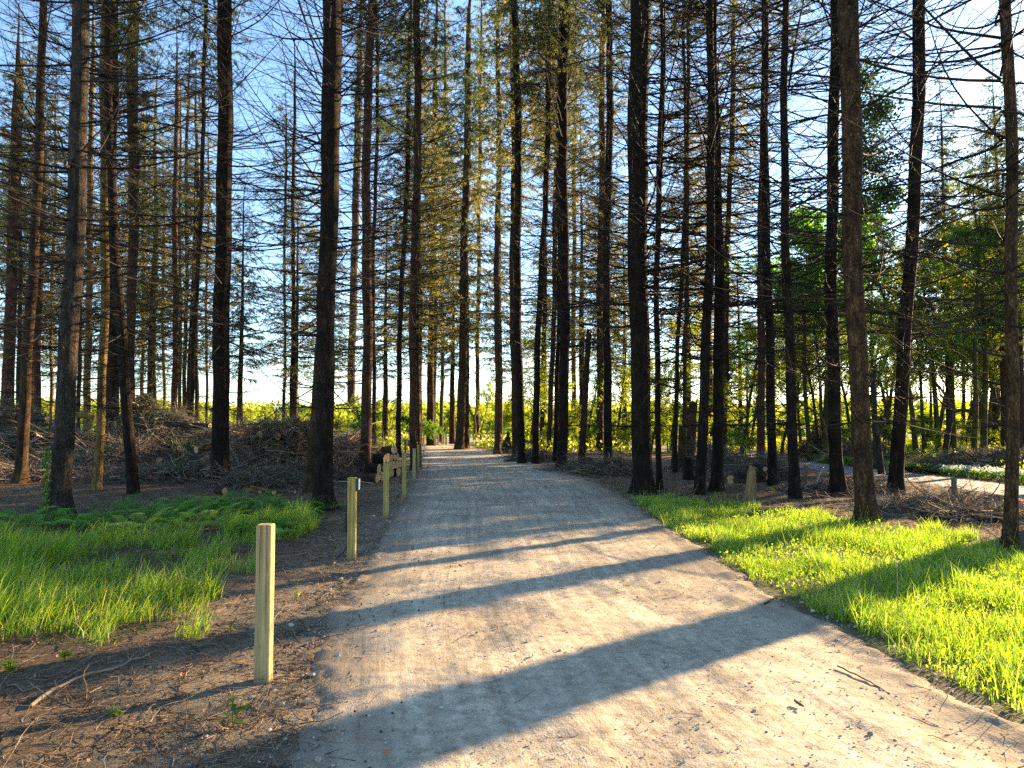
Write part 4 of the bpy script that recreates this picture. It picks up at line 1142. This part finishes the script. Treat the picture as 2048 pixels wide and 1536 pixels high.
# ------------------------------------------------------------------ logs
def make_log(c0, c1, r, label, group=None, seed=0, name='log', bark='bark_dark'):
    c0 = Vector(c0); c1 = Vector(c1); d = (c1 - c0); L = d.length
    root = empty(name, c0, label, 'log', group)
    root.rotation_mode = 'QUATERNION'; root.rotation_quaternion = Vector((0, 0, 1)).rotation_difference(d)
    S = 18; K = 9; A, ZZ = np.meshgrid(np.linspace(0, 2 * np.pi, S, endpoint=False), np.linspace(0, L, K))
    nz = 0.10 * vnoise(A * 5 / np.pi + seed, ZZ * 8, seed) + 0.05 * vnoise(A * 1.2, ZZ * 3, seed + 3)
    RR = r * (1 + nz); V = np.stack([RR * np.cos(A), RR * np.sin(A), ZZ], -1)
    mb = MB(); idx = np.arange(K * S).reshape(K, S); a = idx[:-1]; b = idx[1:]
    mb.add(V.reshape(-1, 3), np.stack([a, np.roll(a, -1, 1), np.roll(b, -1, 1), b], -1).reshape(-1, 4))
    mb.build('bark', M[bark], root)
    for e in (0, -1):
        ring = V[e].copy(); ring[:, :2] *= 0.97; ring[:, 2] += 0.002 if e == -1 else -0.002
        mb = MB(); mb.add(np.vstack([ring, ring.mean(0)[None]]), None, [[i, (i + 1) % S, S] for i in range(S)])
        mb.build('cut_face', M['cut'], root, smooth=False)
    return root
rs = np.random.default_rng(81); r = 0.135
rows = [('bottom', 0, 13, 0.0), ('second', 1, 12, 0.13), ('third', 2, 8, 1.0), ('top', 3, 4, 1.9)]
ax = Vector((math.cos(math.radians(-13)), math.sin(math.radians(-13)), 0))
for rn, lv, cnt, off in rows:
    for k in range(cnt):
        y = 20.3 + off + k * 0.275 + rs.uniform(-0.02, 0.02); x = -3.64 + (y - 20.3) * 0.02 + rs.uniform(-0.07, 0.05)
        z = float(hb(x, y)) + r * 0.95 + lv * 0.235; rr_ = r * rs.uniform(0.82, 1.05)
        c1 = Vector((x, y, z)); c0 = c1 - ax * rs.uniform(0.32, 0.42)
        tilt = rs.uniform(-0.02, 0.02) if lv < 3 else 0.05
        c0.z -= tilt
        make_log(c0, c1, rr_, f'short sawn log in the {rn} row of the stack, {ordinal(k)} from the near end', 'sawn logs stacked left of the path', int(rs.integers(1, 99)), bark='bark_red' if (k + lv) % 3 == 0 else 'bark_dark')
def glog(px0, py0, px1, py1, r, label, lift=0.0, lift2=None, bark='bark_brown'):
    a = g(px0, py0); b = g(px1, py1)
    make_log((a[0], a[1], a[2] + r + lift), (b[0], b[1], b[2] + r + (lift if lift2 is None else lift2)), r, label, None, int(px0), bark=bark)
glog(433, 989, 449, 989.6, 0.08, 'short sawn log lying alone before the thick flared trunk')
glog(496, 976, 548, 990, 0.05, 'pale peeled pole with cut end, nearest of the poles under the brown heap', bark='bark_gold')
glog(488, 980, 520, 988, 0.04, 'short thin peeled pole crossing the near pole under the brown heap', bark='bark_gold')
glog(530, 984, 590, 987, 0.035, 'thin pale pole lying behind the nearest peeled pole', bark='bark_gold')
def alog(px0, py0, px1, py1, d0, d1, r, label, bark='bark_brown'):
    make_log(at(px0, py0, d0), at(px1, py1, d1), r, label, None, int(px0), bark=bark)
alog(148, 907, 178, 905, 23.8, 23.6, 0.10, 'log with pale cut end in the heap left of the golden-lit trunk')
alog(425, 893, 392, 899, 23.6, 23.2, 0.13, 'big log with pale cut end left of the thick flared trunk')
alog(385, 917, 405, 920, 22.1, 21.9, 0.10, 'log end low beside the thin dark pole')
alog(400, 912, 414, 914, 22.8, 22.2, 0.08, 'smaller log end touching the thick flared trunk')
alog(296, 918, 318, 921, 23, 22.6, 0.10, 'orange-ended log in low brush below the green boughs')
alog(538, 868, 556, 873, 22.0, 21.7, 0.10, 'round orange log end high in the large brown heap')
alog(485, 885, 520, 868, 22.5, 21.8, 0.09, 'grey log slanting across the brown heap right of the flared trunk', 'bark_grey')
alog(145, 828, 192, 836, 25, 24.6, 0.09, 'split log with raw pale wood on the heap by the golden-lit trunk', 'bark_gold')
alog(0, 831, 95, 838, 26, 25, 0.10, 'long grey log lying across the far left heap', 'bark_grey')
alog(330, 848, 420, 852, 24.8, 24.4, 0.09, 'long log lying across the green bough heap', 'bark_grey')
alog(1461, 958, 1490, 956, 20.8, 21.3, 0.11, 'pale-ended log in the small heap left of the pale snag', 'bark_grey')
alog(1461, 966, 1498, 966, 20.2, 20.6, 0.11, 'lowest log of the small heap left of the pale snag', 'bark_brown')
alog(1512, 930, 1530, 938, 21.3, 20.8, 0.07, 'topmost log of the small heap right of the pale snag', 'bark_grey')
alog(1508, 944, 1535, 954, 21.0, 20.6, 0.07, 'slanting log below the topmost one beside the pale snag', 'bark_brown')
alog(1500, 960, 1530, 962, 20.6, 20.8, 0.08, 'log lying flat at the foot of the black trunk by the pale snag', 'bark_brown')
alog(1042, 882, 1075, 886, 44, 43, 0.10, 'far pale pole lying behind the trunks right of the path bend', 'bark_gold')

# ------------------------------------------------------------------ posts
def box_mb(w, dd, h, z0=-0.3, bev=0.006, topw=1.0, sub=14, seed=0, warp=0.0):
    """bevelled square post, z0..h"""
    rs = np.random.default_rng(seed)
    b = bev
    pr = [(-w/2 + b, -dd/2), (w/2 - b, -dd/2), (w/2, -dd/2 + b), (w/2, dd/2 - b), (w/2 - b, dd/2), (-w/2 + b, dd/2), (-w/2, dd/2 - b), (-w/2, -dd/2 + b)]
    pr = np.array(pr); zs = np.concatenate([np.linspace(z0, h - b, sub), [h]])
    V = []
    for i, z in enumerate(zs):
        s = 1.0 if i < len(zs) - 1 else (1 - 2 * b / w)
        off = warp * np.array([math.sin(z * 2 + seed), math.cos(z * 1.7 + seed)])
        q = pr * s + off; V.append(np.column_stack([q, np.full(8, z)]))
    V = np.array(V); K = len(zs); idx = np.arange(K * 8).reshape(K, 8); a = idx[:-1]; c = idx[1:]
    mb = MB(); mb.add(V.reshape(-1, 3), np.stack([a, np.roll(a, -1, 1), np.roll(c, -1, 1), c], -1).reshape(-1, 4))
    mb.add(np.vstack([V[-1], V[-1].mean(0)[None]]), None, [[i, (i + 1) % 8, 8] for i in range(8)])
    return mb
def plain_box(cx, cy, cz, sx, sy, sz, bev=0.15):
    """small box with chamfered edges"""
    mb = MB(); b = min(sx, sy, sz) * bev
    pts = []
    for s1 in (-1, 1):
        for s2 in (-1, 1):
            for s3 in (-1, 1):
                pts += [(s1 * (sx/2), s2 * (sy/2 - b), s3 * (sz/2 - b)), (s1 * (sx/2 - b), s2 * (sy/2), s3 * (sz/2 - b)), (s1 * (sx/2 - b), s2 * (sy/2 - b), s3 * (sz/2))]
    import bmesh
    bm = bmesh.new()
    for p in pts: bm.verts.new(p)
    bmesh.ops.convex_hull(bm, input=bm.verts[:])
    bm.verts.ensure_lookup_table(); bm.verts.index_update()
    V = np.array([v.co[:] for v in bm.verts]) + np.array([cx, cy, cz])
    T = [[v.index for v in f.verts] for f in bm.faces]
    mb.add(V, [t for t in T if len(t) == 4], [t for t in T if len(t) == 3]); bm.free()
    return mb
def make_post(px, py, topy, w, mat, label, fit=None, group='wooden marker posts along the left of the path', seed=0, name='wooden_post', sq=True, lean=0.0):
    b = g(px, py); t = at(px, topy, b[1]); h = t[2] - b[2]
    root = empty(name, b, label, 'post', group); root.rotation_euler = (0, lean, 0.03 * math.sin(seed))
    box_mb(w, w, h, seed=seed, warp=0.0015).build('shaft', M[mat], root, smooth=False)
    if fit == 'reflector':
        plain_box(w / 2 + 0.014, -0.005, h - 0.085, 0.028, w * 0.9, 0.15).build('reflector_housing', M['black'], root, smooth=False)
        o = plain_box(w / 2 + 0.033, -0.005, h - 0.08, 0.012, w * 0.75, 0.13).build('reflector', M['pale'], root, smooth=False)
    if fit in ('reflector', 'cable'):
        mb = MB(); z = np.linspace(h * 0.78, 0.02, 12); x = np.full(12, -w / 2 - 0.008) + 0.012 * np.sin(z * 9); x[-3:] -= np.array([0.01, 0.05, 0.12])
        P = np.stack([x, np.full(12, -w / 2 + 0.02) + 0 * z, z], -1)[None]
        tubes(mb, P, np.full((1, 12), 0.009), 8, 0.5); mb.build('cable', M['black'], root)
        plain_box(-w / 2 - 0.02, -w / 2 + 0.02, h * 0.42, 0.035, 0.05, 0.16, 0.3).build('cable_box', M['black'], root, smooth=False)
    return root
make_post(526, 1364, 1048, 0.094, 'post', 'nearest square wooden post, grey-tan with sunlit right face, bare top', None, seed=1)
make_post(703, 1119, 955, 0.098, 'post_green', 'greenish post with pale reflector on its side and black cable, second along the path', 'reflector', seed=2)
make_post(772, 1037, 926, 0.085, 'post_green', 'plain greenish post in front of the stacked logs, third along the path', None, seed=3)
make_post(808, 997, 908, 0.085, 'post_green', 'post with black box and cable just right of the stacked logs, fourth along the path', 'cable', seed=4)
make_post(828, 963, 897, 0.08, 'post', 'fifth post along the path, left of two posts standing close together', None, seed=5)
make_post(836, 946, 891, 0.08, 'post_green', 'sixth post along the path, touching the fifth in view, darker top', None, seed=6)
make_post(841, 936, 887, 0.08, 'post_old', 'dark post just behind the sixth one at the path edge', None, seed=7)
for k, (px, py, ty) in enumerate([(774, 891, 873), (811, 905, 880), (817, 903, 880), (848, 888, 866), (863, 889, 869), (876, 890, 870), (884, 889, 872), (888, 889, 873), (892, 890, 874)]):
    make_post(px, py, ty, 0.12, 'post_old' if k < 3 else 'post', f'small far post near the path bend, {ordinal(k)} from the left of the far ones', None, 'far posts at the path bend', seed=10 + k)
for k, (px, py, ty, lab) in enumerate([(1557, 948, 917, 'thin fence stake hidden beside the black trunk at the small log heap'), (1611, 975, 930, 'thin dark fence stake alone between two black trunks'),
                                        (1497, 940, 914, 'thin stake behind the pale snag'), (1908, 1020, 958, 'dark fence stake in front of the asphalt road right of the branch heap'), (1774, 950, 922, 'stake at the foot of the dark trunk beside the road'),
                                        (1237, 898, 885, 'far stake right of the dark trunk on the low heap'), (1252, 900, 885, 'far stake nearest the biggest right-hand trunk'), (1335, 905, 893, 'short pale far stake by the road bend')]):
    make_post(px, py, ty, 0.075, 'post_old', lab, None, 'thin stakes between the path and the road', seed=30 + k, name='fence_stake', lean=0.03 if k % 2 else -0.02)

# snapped snags and stumps
def snag(px, py, topx, topy, w, wt, bark, label, jag=1.0, cat='stump', name='tree_stump', flare=0.3):
    b = g(px, py); t = Vector(at(topx, topy, b[1])); d = t - Vector(b); H = d.length
    root = empty(name, b, label, cat); root.rotation_mode = 'QUATERNION'; root.rotation_quaternion = Vector((0, 0, 1)).rotation_difference(d)
    link('trunk', trunk_mesh(H, w / 2 * b[1] / F, wt / 2 * b[1] / F, H, int(px), M[bark], flare, 0.004, top=jag), root)
    return root
snag(1500, 999, 1504, 938, 20, 15, 'snag', 'pale weathered snapped stump standing alone beside the small log heap', 0.22)
snag(1163, 928, 1177, 675, 14, 10, 'bark_brown', 'tall snapped dead trunk leaning right, broken off at mid height', 1.0, 'dead tree', 'dead_tree')
snag(1378, 932, 1387, 812, 20, 15, 'bark_red', 'pinkish broken trunk behind the crossed pair, cut at head height', 0.6, 'dead tree', 'dead_tree')
snag(1378, 960, 1376, 916, 18, 14, 'bark_dark', 'dark flat-topped stump left of the pair of close black trunks', 0.1)
snag(1346, 936, 1349, 858, 8, 7, 'bark_red', 'narrow rusty stump left of the thin crossed conifers', 0.6)
snag(1358, 936, 1361, 858, 8, 7, 'bark_red', 'narrow rusty stump between the thin crossed conifers', 0.6)
snag(1012, 905, 1016, 868, 26, 5, 'bark_red', 'dark pointed stump behind the trunks right of the path bend', 0.4)
# crooked grey dead tree across the road
def crooked(lines, d, label, mat='bark_grey', name='dead_tree'):
    b = at(*lines[0][0][:2], d); z = float(hb(b[0], b[1])); root = empty(name, (b[0], b[1], z), label, 'dead tree')
    for i, (pts) in enumerate(lines):
        P = np.array([at(p[0], p[1], d + (p[3] if len(p) > 3 else 0)) for p in pts]); R = np.array([p[2] / 2 * d / F for p in pts])
        if i == 0: P[0, 2] = z - 0.1
        P = P - np.array([b[0], b[1], z])
        t = np.linspace(0, len(pts) - 1, 5 * (len(pts) - 1) + 1)
        # smooth by Catmull-like interpolation
        PP = np.stack([np.interp(t, np.arange(len(pts)), P[:, k]) for k in range(3)], -1)
        for _ in range(3): PP[1:-1] = (PP[:-2] + PP[1:-1] * 2 + PP[2:]) / 4
        RR = np.interp(t, np.arange(len(pts)), R)
        mb = MB(); tubes(mb, PP[None], RR[None], 10, 0.5)
        mb.build('trunk' if i == 0 else 'limb', M[mat], root)
    return root
crooked([[(1886, 905, 13), (1893, 880, 11), (1899, 850, 10), (1905, 824, 9)], [(1905, 824, 8), (1920, 820, 7), (1945, 822, 6), (1958, 812, 4), (1952, 798, 3)], [(1905, 822, 6), (1896, 800, 5), (1878, 772, 4), (1866, 760, 3)],
         [(1905, 824, 5), (1888, 812, 4), (1878, 800, 3), (1868, 788, 2)]], 28, 'grey leaning dead tree with forked crooked limbs across the road')
crooked([[(1762, 906, 14), (1755, 870, 10), (1750, 850, 9), (1750, 800, 8), (1748, 740, 7)], [(1750, 848, 8), (1768, 846, 9), (1780, 830, 8), (1776, 812, 7), (1763, 798, 5)], [(1768, 846, 4), (1760, 830, 3), (1768, 822, 2)]],
        25, 'grey trunk with a thick curled limb between the flaky and the dark trunk')
crooked([[(1662, 850, 4), (1648, 836, 4), (1630, 824, 4), (1612, 812, 5), (1598, 802, 6)]], 27, 'pale fallen limb slanting in mid air between two black trunks', 'bark_gold')
crooked([[(949, 872, 8), (950, 850, 6), (948, 836, 6), (940, 822, 4), (938, 808, 4), (930, 796, 3), (925, 786, 2)], [(948, 836, 5), (955, 815, 3), (952, 795, 3), (958, 770, 2)]], 80, 'crooked bare sunlit shrub beyond the path bend', 'bark_gold')

# earth mound, rail fence
def mound(px, py, rx, h, label, d=None):
    x, y, z = g(px, py); rs = np.random.default_rng(3); m = 30
    gx = np.linspace(-1.1, 1.1, m); GX, GY = np.meshgrid(gx, gx); rr = np.hypot(GX, GY)
    GZ = h * np.clip(1 - rr, -0.1, 1) ** 1.0 * (0.9 + 0.5 * fbm(GX * 2, GY * 2, 3, 3)) if False else h * (np.clip(1 - rr, 0, 1)) * (0.95 + 0.5 * fbm(GX * 2, GY * 2, 3, 3)) - 0.03
    mb = MB(); idx = np.arange(m * m).reshape(m, m)
    mb.add(np.stack([GX * rx, GY * rx, GZ], -1).reshape(-1, 3), np.stack([idx[:-1, :-1], idx[:-1, 1:], idx[1:, 1:], idx[1:, :-1]], -1).reshape(-1, 4))
    o = mb.build('earth_mound', M['earth']); o.location = (x, y, z); tag(o, label, 'earth mound')
mound(785, 880, 2.6, 1.5, 'pale brown earth mound in the greenery beyond the log stack')
b0 = on_ground(962, 72); b1 = on_ground(1068, 68)
root = empty('rail_fence', b0, 'brown wooden rail fence in the far greenery right of the path bend', 'fence')
dv = Vector(b1) - Vector(b0)
for k in range(4):
    p = dv * (k / 3.0)
    mb = box_mb(0.12, 0.12, 1.25, seed=k); o = mb.build('fence_post', M['post_old'], root, smooth=False); o.location = p
for zr in (0.45, 0.8, 1.15):
    mb = MB(); tubes(mb, np.array([[(0, -0.08, zr), (dv.x / 2, dv.y / 2 - 0.08, zr + dv.z / 2 - 0.02), (dv.x, dv.y - 0.08, zr + dv.z)]]), np.full((1, 3), 0.05), 6, 0.5)
    mb.build('rail', M['snag'], root)

# small plants near the camera
def weed(px, py, h, label, mat='mid', nl=12, ll=0.05, seed=0):
    x, y, z = g(px, py); rs = np.random.default_rng(seed)
    root = empty('small_plant', (x, y, z + 0.005), label, 'plant', 'small green plants on the bare ground')
    n = 3; az = rs.uniform(0, 6.28, n)
    P, D = grow(np.zeros((n, 3)), az, np.radians(rs.uniform(70, 88, n)), h * rs.uniform(0.6, 1, n), 6, rs.normal(0, 0.1, n), 0.06, None, rs=rs)
    mb = MB(); tubes(mb, P, np.full((n, 6), 0.0025), 4, 0.3); mb.build('stem', M['mid'], root)
    for k in range(nl):
        i = rs.integers(1, 6); c = P[k % n, i]; a = k * 2.4; e = rs.uniform(-0.3, 0.6); l = ll * rs.uniform(0.7, 1.2) * (1.25 - 0.12 * i)
        d = np.array([math.cos(a) * math.cos(e), math.sin(a) * math.cos(e), math.sin(e)]); s = np.array([-math.sin(a), math.cos(a), 0]); up = np.cross(d, s)
        V = []; prof = [0.05, 0.6, 1.0, 0.95, 0.65, 0.05]
        for j, w in enumerate(prof):
            t = j / 5; p = c + d * l * t + up * (-0.15 * l * t * t) * (-1 if up[2] < 0 else 1) * 1.0
            fold = abs(up[2]) * 0.1 * l * w
            V += [p - s * l * 0.3 * w + np.array([0, 0, fold]), p, p + s * l * 0.3 * w + np.array([0, 0, fold])]
        Q = []
        for j in range(5):
            Q += [[3*j, 3*j+1, 3*j+4, 3*j+3], [3*j+1, 3*j+2, 3*j+5, 3*j+4]]
        mb = MB(); mb.add(V, Q, None, rs.uniform(0.2, 0.9)); mb.build('leaf', M[mat], root)
weed(466, 1455, 0.15, 'leafy green plant nearest the camera, just below the first post', 'mid', 14, 0.075, 1)
weed(460, 1262, 0.06, 'tiny lone bright sprout left of the first post', 'fresh', 6, 0.045, 2)
weed(228, 1440, 0.08, 'pale feathery tuft low at the bottom among dry stalks', 'mid', 16, 0.05, 3)
weed(130, 1325, 0.10, 'bright tuft-like plant just below the long grass', 'fresh', 20, 0.06, 4)
weed(300, 1178, 0.13, 'broad-leaved dark plant standing in the long grass', 'deep', 14, 0.09, 5)
weed(20, 1345, 0.08, 'spreading bright plant cut by the left picture edge', 'fresh', 20, 0.07, 6)
weed(1545, 985, 0.12, 'low fresh green sprig right of the pale snag', 'fresh', 16, 0.10, 7)

# single sticks
def stick(pts, r, label, tint=0.2):
    P = []
    for (px, py, lift) in pts:
        x, y, z = g(px, py); P.append((x, y, z + lift))
    P = np.array(P); b = P[0].copy(); mb = MB()
    t = np.linspace(0, len(P) - 1, 12); PP = np.stack([np.interp(t, np.arange(len(P)), P[:, k]) for k in range(3)], -1)
    PP[1:-1] += np.random.default_rng(int(pts[0][0])).normal(0, r * 0.5, (10, 3))
    tubes(mb, (PP - b)[None], (r * np.linspace(1, 0.5, 12))[None], 6, tint)
    o = mb.build('stick', M['debris']); o.location = b; tag(o, label, 'stick')
stick([(1590, 1408, 0.02), (1608, 1420, 0.02)], 0.008, 'short dark stick lying on the path near the bottom', 0.05)
stick([(1530, 1214, 0.03), (1560, 1196, 0.03)], 0.010, 'dark stick on the path edge beside the grass', 0.1)
stick([(1690, 1200, 0.28), (1740, 1235, 0.12), (1775, 1262, 0.02)], 0.006, 'dead stalk slanting over the grass by the path edge', 0.5)
stick([(1745, 1195, 0.2), (1775, 1240, 0.05), (1790, 1262, 0.02)], 0.007, 'second darker stalk crossing the slanting dead one', 0.3)
stick([(1797, 1250, 0.0), (1797, 1248, 0.28), (1796, 1246, 0.55)], 0.004, 'upright dry seed stalk in the sunlit grass', 0.7)
stick([(1675, 1338, 0.02), (1740, 1370, 0.02), (1780, 1394, 0.02)], 0.006, 'long thin twig pressed into the right side of the path', 0.3)
stick([(60, 1420, 0.02), (140, 1370, 0.03), (230, 1345, 0.03), (300, 1312, 0.02)], 0.012, 'long dry branch lying on the litter below the left grass', 0.55)
stick([(1115, 955, 0.02), (1200, 963, 0.05)], 0.012, 'pale stick on the litter right of the path', 0.85)
stick([(852, 945, 0.05), (862, 932, 0.25)], 0.012, 'black forked twig standing at the path edge by the posts', 0.0)
